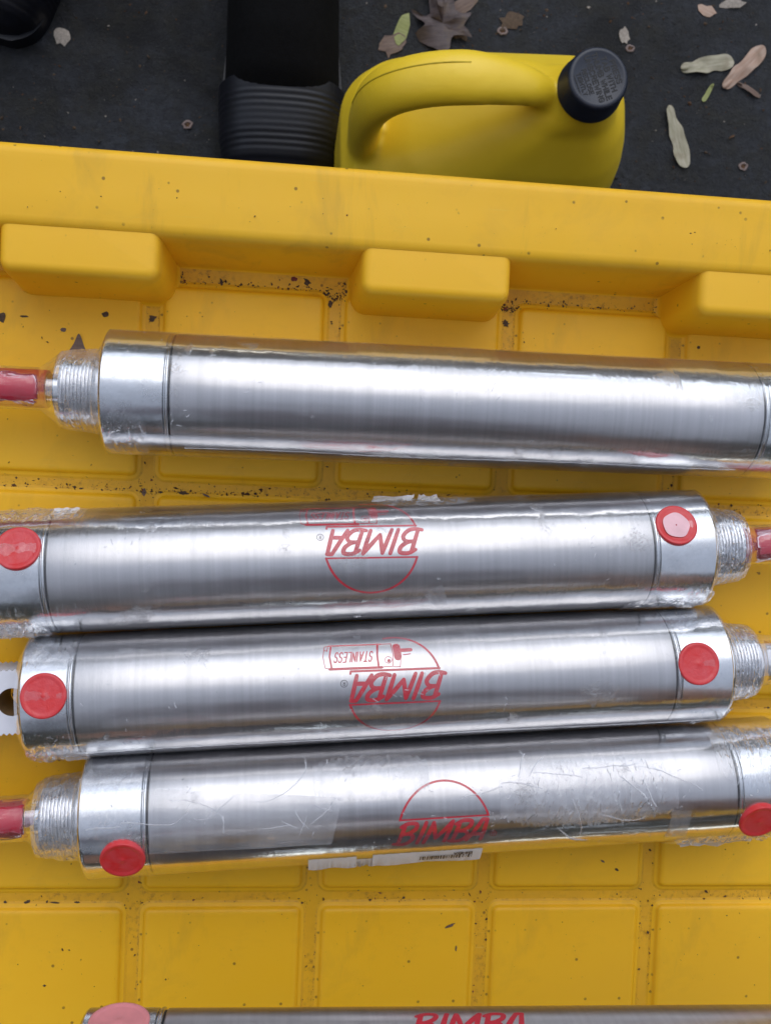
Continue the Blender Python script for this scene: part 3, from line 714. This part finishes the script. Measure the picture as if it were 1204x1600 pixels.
def bunch(tube, s0, s1, a0, a1, rad0, rad1, seed, amp=1.2, mat=None):
    """loose crumpled film gathered on the tube: ragged patch with sharp ridged folds"""
    N, Mm = max(10, int((s1 - s0) / .8)), max(10, int(abs(a1 - a0) * .5)); rq = random.Random(seed); vs, fs = [], []
    e0 = [rq.uniform(-1, 1) for _ in range(N + 1)]; e1 = [rq.uniform(-1, 1) for _ in range(N + 1)]
    for i in range(N + 1):
        for j in range(Mm + 1):
            u, v = i / N, j / Mm; s = s0 + (s1 - s0) * u; w_ = .10 * (a1 - a0)
            lo, hi = a0 + w_ * e0[i] * .5 + 2 * w_ * (1 - math.sin(math.pi * min(1, max(0, u)))) ** 2, a1 - w_ * e1[i] * .5 - 2 * w_ * (1 - math.sin(math.pi * u)) ** 2
            a = R_(lo + (hi - lo) * v); q = Vector((s * .16 + seed, a * 2.6, seed * .3))
            h = (1 - min(1, abs(noise.noise(q)) * 3)) ** 2 + .6 * (1 - min(1, abs(noise.noise(q * 2.3)) * 3)) ** 2
            ed = min(1, 6 * min(u, 1 - u)) * min(1, 5 * min(v, 1 - v))
            r = rad0 + (rad1 - rad0) * u + .45 + amp * h * (.25 + .75 * ed)
            vs.append((s, r * math.sin(a), r * math.cos(a)))
    for i in range(N):
        for j in range(Mm): q = i * (Mm + 1) + j; fs.append((q, q + 1, q + Mm + 2, q + Mm + 1))
    mesh('bunched_film', vs, fs, mat or M_bunch, tube, smooth=False)
bunch(T1, -99, -80.5, -110, 110, 16.2, 18.2, 1, .45); bunch(T1, -78, -60, -80, -20, 26.8, 26.8, 2, .4)
bunch(T2, -130, -100, -100, -45, 26.9, 26.9, 3, 1.3); bunch(T2, -124, -84, 55, 85, 26.9, 26.9, 4, .9); bunch(T2, 176, 190, -85, -35, 26.9, 26.6, 5, .9); bunch(T2, 189.5, 209, -120, 100, 18.4, 16.2, 6, .6); bunch(T2, 150, 186, -82, -52, 26.9, 26.9, 16, .5)
bunch(T3, -107, -82, -95, -35, 26.9, 26.9, 7, .9); bunch(T3, -106, -86, 35, 62, 26.9, 26.9, 8, .5); bunch(T3, 184, 206, -100, -50, 27, 22, 9, 1.1); bunch(T3, 200, 218, -120, 120, 18.4, 16.2, 10, .6)
bunch(T4, -103, -82, -120, 120, 16.2, 18.4, 11, .8); bunch(T4, -82, -56, -4, 64, 26.9, 26.9, 12, .35); bunch(T4, 176, 232, -88, -48, 26.9, 26.9, 13, 1.4); bunch(T4, 96, 176, -18, 42, BR, BR, 14, .5, M_patch); bunch(T4, 16, 66, 18, 60, BR, BR, 15, .35, M_patch); bunch(T4, 196, 232, 10, 75, 26.9, 26.9, 17, .6)
bunch(T2, 40, 84, 62, 86, BR, BR, 18, .8)

# torn paper label low on tube 4
rnd = random.Random(5)
def lab(s0, s1, a0, a1, seed, tear=2.2):
    r2 = random.Random(seed); N = 40; jag = [r2.uniform(-1, 1) for _ in range(N + 1)]; jt = [r2.uniform(-.6, .6) for _ in range(N + 1)]
    def fn(s, a, r, i, j):
        k = int(i * N); a += R_(j * tear * jag[k] * 2 + (1 - j) * jt[k]); r += .55 + 1.9 * j ** 2 + .3 * math.sin(i * 9) * j
        return s, a, r
    return arc_patch(s0, s1, a0, a1, BR, N, 6, fn)
vs, fs = lab(13, 34, -43.5, -66, 1); i0 = len(vs); v2, f2 = lab(41, 89.5, -42.5, -68, 2)
vs += v2; fs += [tuple(q + i0 for q in f) for f in f2]
i0 = len(vs); v2, f2 = lab(33.5, 42.5, -50, -74, 3, 4); vs += v2; fs += [tuple(q + i0 for q in f) for f in f2]
pl = mesh('paper_label', vs, fs, M_paper, T4)
ink = Ink(); x = 0
r2 = random.Random(3)
while x < 23:
    wdt = r2.choice((.22, .22, .4, .6)); ink.stroke([(x, -1.6), (x, 2.0)], wdt, round_=False); x += wdt + r2.choice((.25, .35, .6))
for st in centred('BIMBA', 4.2, -3.6, 1.9, .25, 1.0): ink.stroke([(p[0], p[1]) for p in st], .4)
fnb = on_tube(85, -54, 0, BR, -1)
def fl(x, y, l):
    p = fnb(x, y, l); a = math.atan2(-p[1], p[2]); j = max(0, (math.degrees(a) - 42.5) / 25.5); r = BR + .62 + 1.9 * j * j + .3 + l
    return (p[0], -r * math.sin(a), r * math.cos(a))
ink.build('barcode_print', M_inkd, pl, fl)

# ------------------------------------------------------------------ yellow jug beyond the tray
JZ = GZ; JX, JY, JR = 124, 247, R_(3)
jug = empty('jug', (JX, JY, GZ), JR); tag(jug, 'yellow plastic jug with black screw cap and moulded handle on the dark ground', 'jug')
z_ = lambda z: z - GZ
parts = []
secs = [(-359, 0, 0, 86, 50, 30), (-355, 0, 0, 93, 56, 34), (-335, 0, 0, 97, 60, 36), (-240, 0, 0, 97, 60, 38), (-222, 5, 0, 94, 58, 38), (-205, 13, 0, 85, 54, 38), (-190, 21, 0, 75, 49, 36), (-174, 31, 0, 61, 41, 32),
        (-159, 39, 0, 47, 31, 26), (-147, 45, 0, 32, 23, 20), (-137, 50, 0, 23, 20.5, 19), (-130, 52, 0, 19, 19, 18.9), (-118, 52, 0, 17, 17, 16.9)]
rings = [[(x + cx, y + cy, z_(z)) for x, y in rrect(hx, hy, r, 7)] for z, cx, cy, hx, hy, r in secs]
parts.append(loft(rings))
path = catmull([(44, 0, z_(-146)), (30, 0, z_(-138)), (8, 0, z_(-124)), (-22, 0, z_(-117)), (-48, 0, z_(-121)), (-68, 0, z_(-134)), (-79, 0, z_(-154)), (-83, 0, z_(-185)), (-82, 0, z_(-215)), (-80, 0, z_(-250))], 6)
parts.append(sweep(path, lambda t: (7.5 + 3.5 * min(1, t * 2.5), 6.5 + 10 * (lambda q: q * q * (3 - 2 * q))(min(1, t / .38)) + 5 * max(0, t - .55)), 20))
vs, fs = [], []
for v2, f2 in parts:
    i0 = len(vs); vs += v2; fs += [tuple(q + i0 for q in f) for f in f2]
bd = mesh('jug_body', vs, fs, M_jug, jug)
md = bd.modifiers.new('r', 'REMESH'); md.mode = 'VOXEL'; md.voxel_size = .0022; md.use_smooth_shade = True
ms = bd.modifiers.new('s', 'SMOOTH'); ms.iterations = 9; ms.factor = .6
bd.name = 'bottle_body'
# mould seam along the handle
sp = [p + Vector((0, 0, 0)) for p in path]
sm = []
for i, p in enumerate(path):
    if not (3 < i < len(path) - 14): continue
    t = (path[i + 1] - path[i - 1]).normalized(); up = Vector((-t.z, 0, t.x)); up = up if up.z > 0 or up.x < 0 else -up
    q = i / (len(path) - 1); ra, rb = 7.5 + 3.5 * min(1, q * 2.5), 6.5 + 8.5 * (lambda w_: w_ * w_ * (3 - 2 * w_))(min(1, q / .38)) + 5 * max(0, q - .55)
    sm.append(p + up * ra * math.sqrt(1 - .33 ** 2) * .985 + Vector((0, .33 * rb, 0)))
vs, fs = sweep(sm, lambda t: (.5, .5), 6); mesh('mould_seam', vs, fs, mat_simple('jug_seam', (.52, .38, .015), .6), jug)
# cap
capz = -129
cp = [(capz, 20.2), (capz + 1.2, 20.8), (capz + 3, 20.7), (capz + 4, 20.0), (capz + 16.5, 18.8), (capz + 18.0, 18.2), (capz + 18.7, 17.2), (capz + 18.7, 15.5), (capz + 18.4, 15.0), (capz + 18.4, .1)]
nn_ = 96; vs, fs = [], []
for h, r in cp:
    for k in range(nn_):
        a = 2 * math.pi * k / nn_; rr = r + (.28 if (k % 2 == 0 and capz + 4 <= h <= capz + 17) else 0); vs.append((52 + rr * math.cos(a), rr * math.sin(a), z_(h)))
for i in range(len(cp) - 1):
    for k in range(nn_): k2 = (k + 1) % nn_; fs.append((i * nn_ + k, i * nn_ + k2, (i + 1) * nn_ + k2, (i + 1) * nn_ + k))
fs.append(tuple((len(cp) - 1) * nn_ + k for k in range(nn_)))
cap = mesh('screw_cap', vs, fs, M_cap, jug, sharp=40)
ink = Ink()
for txt, cx_, yy, h, sp_ in (('PRESS', 0, 9.9, 3.1, .34), ('TAB WITH', 0, 5.2, 3.1, .34), ('THUMB WHILE', 0, .5, 3.1, .30), ('UNSCREWING', 0, -4.2, 3.1, .34), ('RECLOSE', .3, -8.4, 2.5, .30), ('TIGHTLY', .5, -12.2, 2.4, .30)):
    for st in centred(txt, cx_, yy, h, sp_, .92): ink.stroke(st, .78 if h > 3 else .55, step=3)
ink.stroke([(-6.5, -14.0), (7.2, -14.0)], .6)
ta = R_(-67) - JR
def capf(x, y, l): return (52 + x * math.cos(ta) - y * math.sin(ta), x * math.sin(ta) + y * math.cos(ta), z_(capz + 18.4) + .12 + l)
ink.build('cap_lettering', M_capt, cap, capf)

# ------------------------------------------------------------------ shoes
def shoe(x, y, rz, label):
    t = empty('shoe', (x, y, GZ), rz); tag(t, label, 'shoe', 'pair of black shoes beyond the tray')
    # local: toe at y = 0 pointing -Y, heel at +285
    L = [(0, 20, 18), (4, 32, 30), (12, 42, 42), (26, 48, 52), (45, 51, 58), (70, 52, 64), (82, 52, 67)]
    def ring(y_, hw, h, rib=0):
        out = []
        for k in range(25):
            a = math.pi * k / 24; c, s = math.cos(a), math.sin(a)
            out.append((math.copysign(abs(c) ** .7, c) * (hw + rib), y_, 12 + max(0, (h - 12)) * abs(s) ** .75 + rib * s))
        out += [(-hw * .98, y_, 1), (hw * .98, y_, 1)]
        return out
    P = []
    N = 84
    def ip(tab, y_):
        for a, b in zip(tab, tab[1:]):
            if a[0] <= y_ <= b[0]:
                q = (y_ - a[0]) / (b[0] - a[0]); return [a[i] + (b[i] - a[i]) * q for i in range(3)]
        return list(tab[-1])
    for i in range(N + 1):
        y_ = 82 * i / N; _, hw, h = ip(L, y_); rib = .2 * math.sin(2 * math.pi * y_ / 4.6) * (1 + .5 * math.sin(y_ * .21)) if 10 < y_ < 74 else 0
        P.append(ring(y_, hw, h, rib))
    vs, fs = loft(P); mesh('ribbed_toe_cap', vs, fs, M_rub, t, sharp=60)
    U = [(70, 46, 62), (84, 47, 74), (110, 46, 86), (150, 45, 98), (190, 44, 108), (240, 42, 100), (285, 30, 90)]
    P = [ring(y_, *ip(U, y_)[1:]) for y_ in range(70, 286, 5)]
    vs, fs = loft(P); mesh('shoe_upper', vs, fs, M_shoe, t, sharp=60)
    S = [(-3, 20), (0, 31), (10, 42), (30, 48), (80, 50), (150, 44), (220, 45), (275, 42), (290, 30)]
    pts = [(hw, y_) for y_, hw in S] + [(-hw, y_) for y_, hw in S[::-1]]; pts = [tuple(p) for p in catmull([Vector(p) for p in pts], 5, True)]
    vs, fs = loft([[(a, b, z) for a, b in pts] for z in (.3, 14, 15)]); mesh('shoe_sole', vs, fs, M_rub, t, sharp=40)
a = place(340, 250, -300); b_ = place(535, 250, -300)
shoe((a.x + b_.x) / 2 , 232, R_(1), 'black shoe with ribbed toe standing left of the yellow jug')
shoe(-262, 352, R_(-14), 'black ribbed shoe tip just showing in the upper left corner')

# ------------------------------------------------------------------ the person bending over the tray (unseen, added for the dark reflection in the steel)
def person(x0, y0):
    t = empty('person', (x0, y0, GZ)); tag(t, 'person in dark maroon top added unseen over the tray to darken reflections in the steel', 'person')
    V, E, Rr = [], [], []
    def add(p, r, par=None):
        V.append(Vector(p) * K); Rr.append(r * K)
        if par is not None: E.append((par, len(V) - 1))
        return len(V) - 1
    pel = add((0, -60, 880), 150); wai = add((0, 90, 985), 135, pel); che = add((0, 250, 1070), 160, wai); nb = add((0, 345, 1135), 90, che)
    nk = add((0, 400, 1150), 55, nb); hd = add((0, 465, 1165), 82, nk); tp = add((0, 535, 1205), 78, hd)
    for sx in (-1, 1):
        hip = add((sx * 95, -60, 810), 95, pel); kn = add((sx * 105, 10, 470), 62, hip); an = add((sx * 110, -45, 90), 42, kn); ft = add((sx * 115, 30, 38), 38, an); add((sx * 122, 120, 28), 30, ft)
        sh = add((sx * 190, 285, 1115), 64, che)
        if sx > 0:                        # this hand grips the right end of the nearest cylinder from above
            hx, hy, hz = T5E.x - x0, T5E.y - y0, T5E.z - GZ
            el = add((hx + 40, 335, 810), 46, sh); wr = add((hx + 4, hy - 12, hz + 105), 29, el); pa = add((hx, hy - 2, hz + 52), 26, wr)
            for k, q in enumerate((.93, 1.0, .97, .85)):
                xk = hx - 32 + 21 * k
                a = add((xk, hy + 16, hz + 42), 10, pa); b = add((xk, hy + 37 * q, hz + 20), 9, a); c_ = add((xk, hy + 37 * q, hz - 6), 8.5, b); add((xk, hy + 24, hz - 27 * q), 7.5, c_)
            th = add((hx - 24, hy - 26, hz + 38), 12, pa); th2 = add((hx - 30, hy - 38, hz + 12), 10, th); add((hx - 30, hy - 37, hz - 12), 8.5, th2)
        else:                             # the other hand rests on the thigh
            el = add((-285, 150, 880), 46, sh); wr = add((-225, 62, 690), 28, el); pa = add((-190, 60, 640), 27, wr)
            for k, ln in enumerate((62, 74, 78, 70)):
                xk = -215 + 17 * k; a = add((xk, 66, 605), 9, pa); b = add((xk + 4, 72, 605 - ln * .5), 8.5, a); add((xk + 6, 70, 605 - ln), 7.5, b)
            th = add((-155, 70, 640), 11, pa); add((-140, 84, 600), 9, th)
    me = bpy.data.meshes.new('body'); me.from_pydata([tuple(v) for v in V], E, []); o = link('body', me, None, t)
    o.modifiers.new('skin', 'SKIN'); 
    for i, r in enumerate(Rr): me.skin_vertices[0].data[i].radius = (r, r * (.72 if i in (0, 1, 2) else 1))
    me.skin_vertices[0].data[0].use_root = True
    o.modifiers.new('sub', 'SUBSURF').levels = 2; o.modifiers['sub'].render_levels = 2
    b = NB('clothes_and_skin'); sep = b.n('ShaderNodeSeparateXYZ'); b.l(b.tc.outputs['Object'], sep.inputs[0])
    z = sep.outputs['Z']; sk_ = b.math('MAXIMUM', b.math('GREATER_THAN', b.math('ADD', z, sep.outputs['Y']), 1.53), b.math('MULTIPLY', b.math('LESS_THAN', z, .66), b.math('GREATER_THAN', b.math('ABSOLUTE', sep.outputs['X']), .15)))
    c = b.mixc(b.math('GREATER_THAN', z, .93), (.03, .03, .04), (.17, .055, .085)); c = b.mixc(sk_, c, (.36, .20, .14))
    b.set(Base_Color=c, Roughness=.8); me.materials.append(b.m)
    # face and hair
    H = bmesh.new(); bmesh.ops.create_icosphere(H, subdivisions=3, radius=.1)
    for v in H.verts:
        v.co.x *= .92; v.co.z *= 1.02
        if v.co.y > .03 and v.co.z < .035: v.co *= .8
        v.co += Vector((0, .50, 1.215))
    hm = bpy.data.meshes.new('hair'); H.to_mesh(hm); H.free(); link('hair', hm, mat_simple('dark_hair', (.02, .013, .01), .6), t)
T5E = Vector((math.cos(T5TH) * (pj.x + 280), T5Y + math.sin(T5TH) * (pj.x + 280), T5Z))
person(T5E.x - 185, T5Y - 455)

# ------------------------------------------------------------------ litter on the ground
def flat_shape(name, outline, mat, loc, rz, thick=.5, bend=1.5, seed=0):
    """thin curled natural fragment: outline (mm) round its own centre"""
    n_ = len(outline); rng = random.Random(seed); vs = []; fs = []
    ox, oy = rng.uniform(-9, 9), rng.uniform(-9, 9)
    def hz(x, y): return bend * (.5 + noise.noise(Vector((x * .07 + ox, y * .09 + oy, 0))))
    rings_ = (1, .7, .4)
    for side in (1, 0):
        for q in rings_:
            for x, y in outline: vs.append((x * q, y * q, hz(x * q, y * q) + (thick * (1 - q * .6) if side else 0)))
        vs.append((0, 0, hz(0, 0) + (thick if side else 0)))
    m = 3 * n_ + 1
    for sd_ in (0, 1):
        o = sd_ * m
        for r in range(2):
            for k in range(n_):
                k2 = (k + 1) % n_; f = (o + r * n_ + k, o + r * n_ + k2, o + (r + 1) * n_ + k2, o + (r + 1) * n_ + k); fs.append(f if sd_ == 0 else f[::-1])
        for k in range(n_):
            f = (o + 2 * n_ + k, o + 2 * n_ + (k + 1) % n_, o + 3 * n_); fs.append(f if sd_ == 0 else f[::-1])
    for k in range(n_): k2 = (k + 1) % n_; fs.append((k, m + k, m + k2, k2))
    zmin = min(v[2] for v in vs); vs = [(x, y, z - zmin) for x, y, z in vs]
    o = mesh(name, vs, fs, mat, sharp=50); o.location = Vector(loc) * K; o.rotation_euler.z = rz
    return o
def samara(p0, p1, wpx, mat, label, seed, name='maple_seed'):
    a = place(*p0, GZ); b = place(*p1, GZ); L = (b - a).length; W = wpx / 1.60
    rs = random.Random(seed); jt = lambda: rs.uniform(-.05, .05)
    top = [(0, .10), (.07, .25), (.2, .27 + jt()), (.35, .38 + jt()), (.5, .40 + jt()), (.68, .46 + jt()), (.84, .42 + jt()), (.95, .28), (1, .05)]
    bot = [(.98, -.15), (.9, -.36 + jt()), (.75, -.44 + jt()), (.6, -.38 + jt()), (.45, -.42 + jt()), (.3, -.32 + jt()), (.15, -.30), (.04, -.2)]
    ol = [tuple(q) for q in catmull([Vector(((x - .5) * L, y * W)) for x, y in top + bot], 3, True)]
    o = flat_shape(name, ol, mat, (a + b) / 2, math.atan2(b.y - a.y, b.x - a.x), .6, 3.5, seed)
    vs, fs = [], []
    for i in range(7):
        for k in range(10):
            th = math.pi * i / 6; ph = 2 * math.pi * k / 10; vs.append((-.40 * L + .11 * L * math.cos(th), .15 * W * math.sin(th) * math.cos(ph), 2.2 + 1.4 * math.sin(th) * math.sin(ph)))
    for i in range(6):
        for k in range(10): fs.append((i * 10 + k, i * 10 + (k + 1) % 10, (i + 1) * 10 + (k + 1) % 10, (i + 1) * 10 + k))
    mesh('seed_nut', vs, fs, mat, o)
    tag(o, label, 'seed', 'winged seeds and leaf scraps on the ground'); return o
G1 = 'winged seeds and leaf scraps on the ground'
samara((1062, 108), (1146, 96), 26, M_wing, 'pale green winged seed lying crossways, left of the pinkish one', 1)
samara((1128, 138), (1193, 76), 27, M_wing2, 'pinkish tan winged seed near the right edge with rounded upper end', 2)
samara((1043, 166), (1070, 263), 25, M_wing, 'long grey green winged seed pointing down toward the tray rim', 3)
samara((1112, 132), (1097, 159), 8, M_wing3, 'small thin green sliver below the two crossed winged seeds', 4, 'leaf_sliver')
samara((1150, 130), (1187, 152), 10, M_leaf2, 'narrow olive brown sliver poking from under the pinkish seed', 5, 'leaf_sliver')
def blob(seed, rx, ry, n_=12, j=.25):
    r = random.Random(seed); return [(rx * (1 + r.uniform(-j, j)) * math.cos(2 * math.pi * k / n_), ry * (1 + r.uniform(-j, j)) * math.sin(2 * math.pi * k / n_)) for k in range(n_)]
def scrap(px, rx, ry, mat, label, rz=0, seed=0, z=GZ, name='leaf_scrap', cat='leaf scrap', grp=G1, j=.25, th=.6, bend=1.5):
    p = place(*px, z); o = flat_shape(name, blob(seed, rx, ry, 14, j), mat, p, R_(rz), th, bend, seed); tag(o, label, cat, grp); return o
scrap((1103, 17), 9, 5, M_wing2, 'small pinkish curled scrap near the top right of the ground', -20, 1)
scrap((1143, 6), 11, 4.5, M_pale, 'cupped pale scrap cut by the top edge at right', 10, 2)
scrap((975, 56), 4.5, 7, M_pale, 'whitish flake just right of the jug cap', 10, 3)
scrap((628, 45), 6, 14, M_wing3, 'yellowish green leaf scrap above the jug handle', -15, 4, j=.15)
scrap((612, 72), 12, 9, M_leaf2, 'ragged tan clump against the left of the jug handle', 20, 5, j=.4)
scrap((717, 14), 17, 6, M_leaf2, 'slim tan scrap at the top edge right of the dark leaf', 35, 6)
scrap((798, 34), 12, 9, M_dark, 'dark ragged clump above the jug body', 15, 7, j=.45)
scrap((97, 56), 8, 7, M_pale, 'pale square chip on the dark ground at upper left', 5, 8)
scrap((715, 50), 10, 5, M_dark, 'dark sliver touching the dark leaf above the handle', -30, 9, j=.4)
# dark lobed leaf
p = place(690, 38, GZ)
ol = [tuple(q) for q in catmull([Vector(v) for v in ((-4, -24), (-24, -10), (-16, -2), (-26, 12), (-10, 8), (-12, 40), (0, 28), (10, 42), (12, 10), (26, 8), (18, -4), (24, -14), (8, -12), (3, -24))], 4, True)]
o = flat_shape('fallen_leaf', ol, M_leaf, p, R_(8), .5, 9, 3); tag(o, 'dark brown curled lobed leaf just above the jug handle', 'leaf')
def husk(px, r, label, seed):
    p = place(*px, GZ); vs, fs = [], []; rr = random.Random(seed)
    for i in range(14):
        a = 2 * math.pi * i / 14; R1 = .85 * r * (1 + rr.uniform(-.22, .22))
        for k in range(6):
            b = 2 * math.pi * k / 6; vs.append(((R1 + .30 * r * math.cos(b)) * math.cos(a), (R1 + .30 * r * math.cos(b)) * math.sin(a) * .85, .2 * r * (1 + math.sin(b)) * rr.uniform(.6, 1.3)))
    for i in range(14):
        for k in range(6): fs.append((i * 6 + k, ((i + 1) % 14) * 6 + k, ((i + 1) % 14) * 6 + (k + 1) % 6, i * 6 + (k + 1) % 6))
    o = mesh('seed_husk', vs, fs, M_husk); o.location = p * K; tag(o, label, 'husk', 'small ring shaped husks on the ground')
    o2 = mesh('husk_centre', [(.6 * r * math.cos(2 * math.pi * k / 10), .6 * r * math.sin(2 * math.pi * k / 10), .5) for k in range(10)], [tuple(range(10))], M_dirt, o)
M_husk = mat_simple('pinkish_grey_husk', (.20, .15, .135), .85, 0, .3, 600)
husk((293, 195), 4.2, 'pale ring husk left of the black shoe', 1)
husk((784, 48), 4.0, 'ring husk beside the dark clump above the jug', 2)
husk((984, 76), 3.6, 'tiny brown ring husk right of the jug cap', 3)
husk((1160, 260), 4.0, 'reddish ring husk at lower right of the ground near the tray', 4)
# countless specks
def crumbs(name, pts, mats, label, cat):
    vs, fs, fm = [], [], []; rr = random.Random(99)
    for (x, y, z, s) in pts:
        i0 = len(vs); rot = Matrix.Rotation(rr.uniform(0, 6.3), 3, (rr.random() - .5, rr.random() - .5, rr.random() + .01))
        sx, sy, sz = s * rr.uniform(.7, 1.7), s * rr.uniform(.5, 1.1), s * rr.uniform(.25, .6)
        for a in ((1, 0, 0), (-1, 0, 0), (0, 1, 0), (0, -1, 0), (0, 0, 1), (0, 0, -1)):
            v = rot @ Vector((a[0] * sx * rr.uniform(.7, 1.2), a[1] * sy, a[2] * sz)); vs.append((x + v.x, y + v.y, z + v.z + sz * .5))
        mi = rr.choices(range(len(mats)), [5, 3, 1][:len(mats)])[0]
        for f in ((0, 2, 4), (2, 1, 4), (1, 3, 4), (3, 0, 4), (2, 0, 5), (1, 2, 5), (3, 1, 5), (0, 3, 5)): fs.append(tuple(i0 + q for q in f)); fm.append(mi)
    o = mesh(name, vs, fs, smooth=False, mats=mats, fm=fm); tag(o, label, cat, kind='stuff'); return o
rr = random.Random(4); pts = []
for _ in range(2400):
    x, y = rr.uniform(-270, 420), rr.uniform(150, 480); pts.append((x, y, GZ, min(2.2, rr.expovariate(2.2) + .2)))
crumbs('ground_specks', pts, [M_dark, M_dirt, M_pale], 'tiny specks of grit and seed scattered over the dark ground', 'grit')
# soil crumbs in the tray, thick in the grooves beside the raised squares
pts = []
def dens(x, y): return .35 + .9 * max(0, noise.noise(Vector((x * .018, y * .018, 2.2))) * 2.4)
for i in range(-1, 5):                       # vertical grooves
    gx = gx0 + i * PX
    for _ in range(520):
        y = rr.uniform(-260, 84); x = gx + rr.choice((-1, 1)) * abs(4.2 - abs(rr.gauss(0, 1.6)))
        if rr.random() < dens(x, y): pts.append((x, y, -3, min(.9, rr.expovariate(4.5) + .08)))
for j in range(-1, 4):                       # horizontal grooves
    gy = gy0 - j * PY if j >= 0 else 88.5
    for _ in range(1500 if j <= 0 else 700):
        x = rr.uniform(-140, 260); y = gy - 3.9 + abs(rr.gauss(0, 1.7)) if rr.random() < .7 else gy + rr.uniform(-4, 4)
        if rr.random() < dens(x, y) * (1.6 if j <= 0 else .8): pts.append((x, y, -3, min(1.0, rr.expovariate(4.2) + .08)))
for a0_, a1_ in ((-55, 24), (97, 177)):      # recess floors
    for _ in range(560):
        x = rr.uniform(a0_, a1_); y = 86.0 + abs(rr.gauss(0, 2.4))
        pts.append((x, min(y, 95), -3, min(.9, rr.expovariate(4.5) + .08)))
    for _ in range(120):
        x = rr.choice((a0_ + abs(rr.gauss(1, 1.5)), a1_ - abs(rr.gauss(1, 1.5)))); pts.append((x, rr.uniform(85, 96), -3, min(.9, rr.expovariate(4.5) + .1)))
for _ in range(1300):                        # on top of the squares
    x, y = rr.uniform(-140, 260), rr.uniform(-250, 78); 
    lx = ((x - gx0) / PX) % 1; ly = ((y - gy0) / PY) % 1
    if .08 < lx < .92 and .07 < ly < .93: pts.append((x, y, .05, min(.6, rr.expovariate(7) + .06)))
for _ in range(170):                         # on the rim
    pts.append((rr.uniform(-140, 240), rr.uniform(108, 130), 39.6, min(.45, rr.expovariate(9) + .06)))
crumbs('soil_crumbs', pts, [M_dirt, M_dark, M_rchip], 'brown soil crumbs gathered in the grooves of the yellow tray', 'dirt')
# larger scraps in the tray
G2 = 'bigger scraps of leaf and bark lying in the tray'
def bit(px, rx, ry, rz, mat, label, z=-3, seed=0, j=.3):
    scrap(px, rx * .52, ry * .52, mat, label, rz, seed, z, 'bark_chip', 'chip', G2, j, .4, .9)
bit((346, 441), 1.2, 3.6, 20, M_dark, 'slim dark chip in the left recess of the rim', seed=11)
bit((459, 436), 3.4, 2.2, 5, M_rchip, 'reddish brown chip in the left recess of the rim', seed=12)
bit((480, 440), 3.6, 2.6, -40, M_dark, 'black ragged chip beside the reddish chip in the left recess', seed=13, j=.5)
bit((516, 475), 2.6, 3.0, 0, M_dark, 'dark chip in the groove above the uppermost cylinder', seed=14, j=.4)
bit((238, 498), 3.2, 2.6, 30, M_dark, 'dark crumb cluster in the groove above the uppermost cylinder end cap', seed=15, j=.5)
bit((165, 491), 3.0, 2.6, 0, M_dark, 'round dark chip on the square above the threaded nose', 0, 16)
bit((99, 515), 2.2, 2.0, 0, M_leaf2, 'small grey brown chip left of the pointed leaf', 0, 17)
bit((4, 495), 3.4, 4.2, 0, M_dark, 'black chip at the left edge above the red rod cap', 0, 18, .4)
bit((37, 494), 3.8, .9, 0, M_dark, 'thin dark splinter near the left edge above the red rod cap', 0, 19)
bit((286, 771), 4.4, 2.2, -15, M_dark, 'black flake on the groove between the first and second cylinders', -2.6, 20, .4)
bit((322, 774), 3.8, 1.0, -25, M_leaf2, 'thin brown splinter just right of the black flake', 0, 21)
bit((225, 768), 1.4, 4.0, -10, M_leaf2, 'curled grey flake in the groove crossing above the second cylinder', seed=22, j=.5)
bit((41, 1411), 3.2, 2.0, 35, M_dark, 'dark chip in the groove at lower left', seed=23, j=.4)
bit((88, 1411), 5.0, .8, -8, M_dark, 'grey green needle in the groove at lower left', seed=24)
bit((121, 1411), 2.6, 1.4, -20, M_dark, 'small dark chip right of the needle in the groove', seed=25)
bit((703, 1446), 4.4, 1.2, 30, M_leaf2, 'brown husk shred on the square below the torn label', 0, 26, .4)
bit((712, 1482), .7, 3.0, 0, M_leaf2, 'tiny upright shred below the brown husk shred', 0, 27)
bit((963, 1359), 2.4, 1.1, -35, M_dark, 'slim dark scrap under the right part of the fourth cylinder', 0, 28)
bit((941, 1346), 2.2, .8, -30, M_leaf2, 'pale brown curl close beneath the fourth cylinder', 0, 29)
bit((708, 1389), 1.8, 1.6, 0, M_dark, 'round dark bead in the groove below the fourth cylinder', seed=30)
bit((790, 505), 3.4, 3.0, 20, M_dark, 'dark clump in the groove beside the middle wall block', seed=31, j=.5)
bit((1091, 483 + 60), 1.6, 1.6, 0, M_dark, 'small dark dot on the square below the right wall block', 0, 32)
# pointed leaf lying behind the threaded nose of the first cylinder
p = place(121, 552, 0)
ol = [tuple(q) for q in catmull([Vector(v) for v in ((0, 9), (-2, 4), (-4.5, -2), (-4.5, -9), (0, -11), (5, -9), (5.5, -2), (2.5, 4))], 4, True)]
o = flat_shape('fallen_leaf', ol, M_leaf2, (p.x, p.y, .1), R_(-4), .4, 2.0, 5); tag(o, 'pointed brown leaf tip beside the threaded nose of the uppermost cylinder', 'leaf')
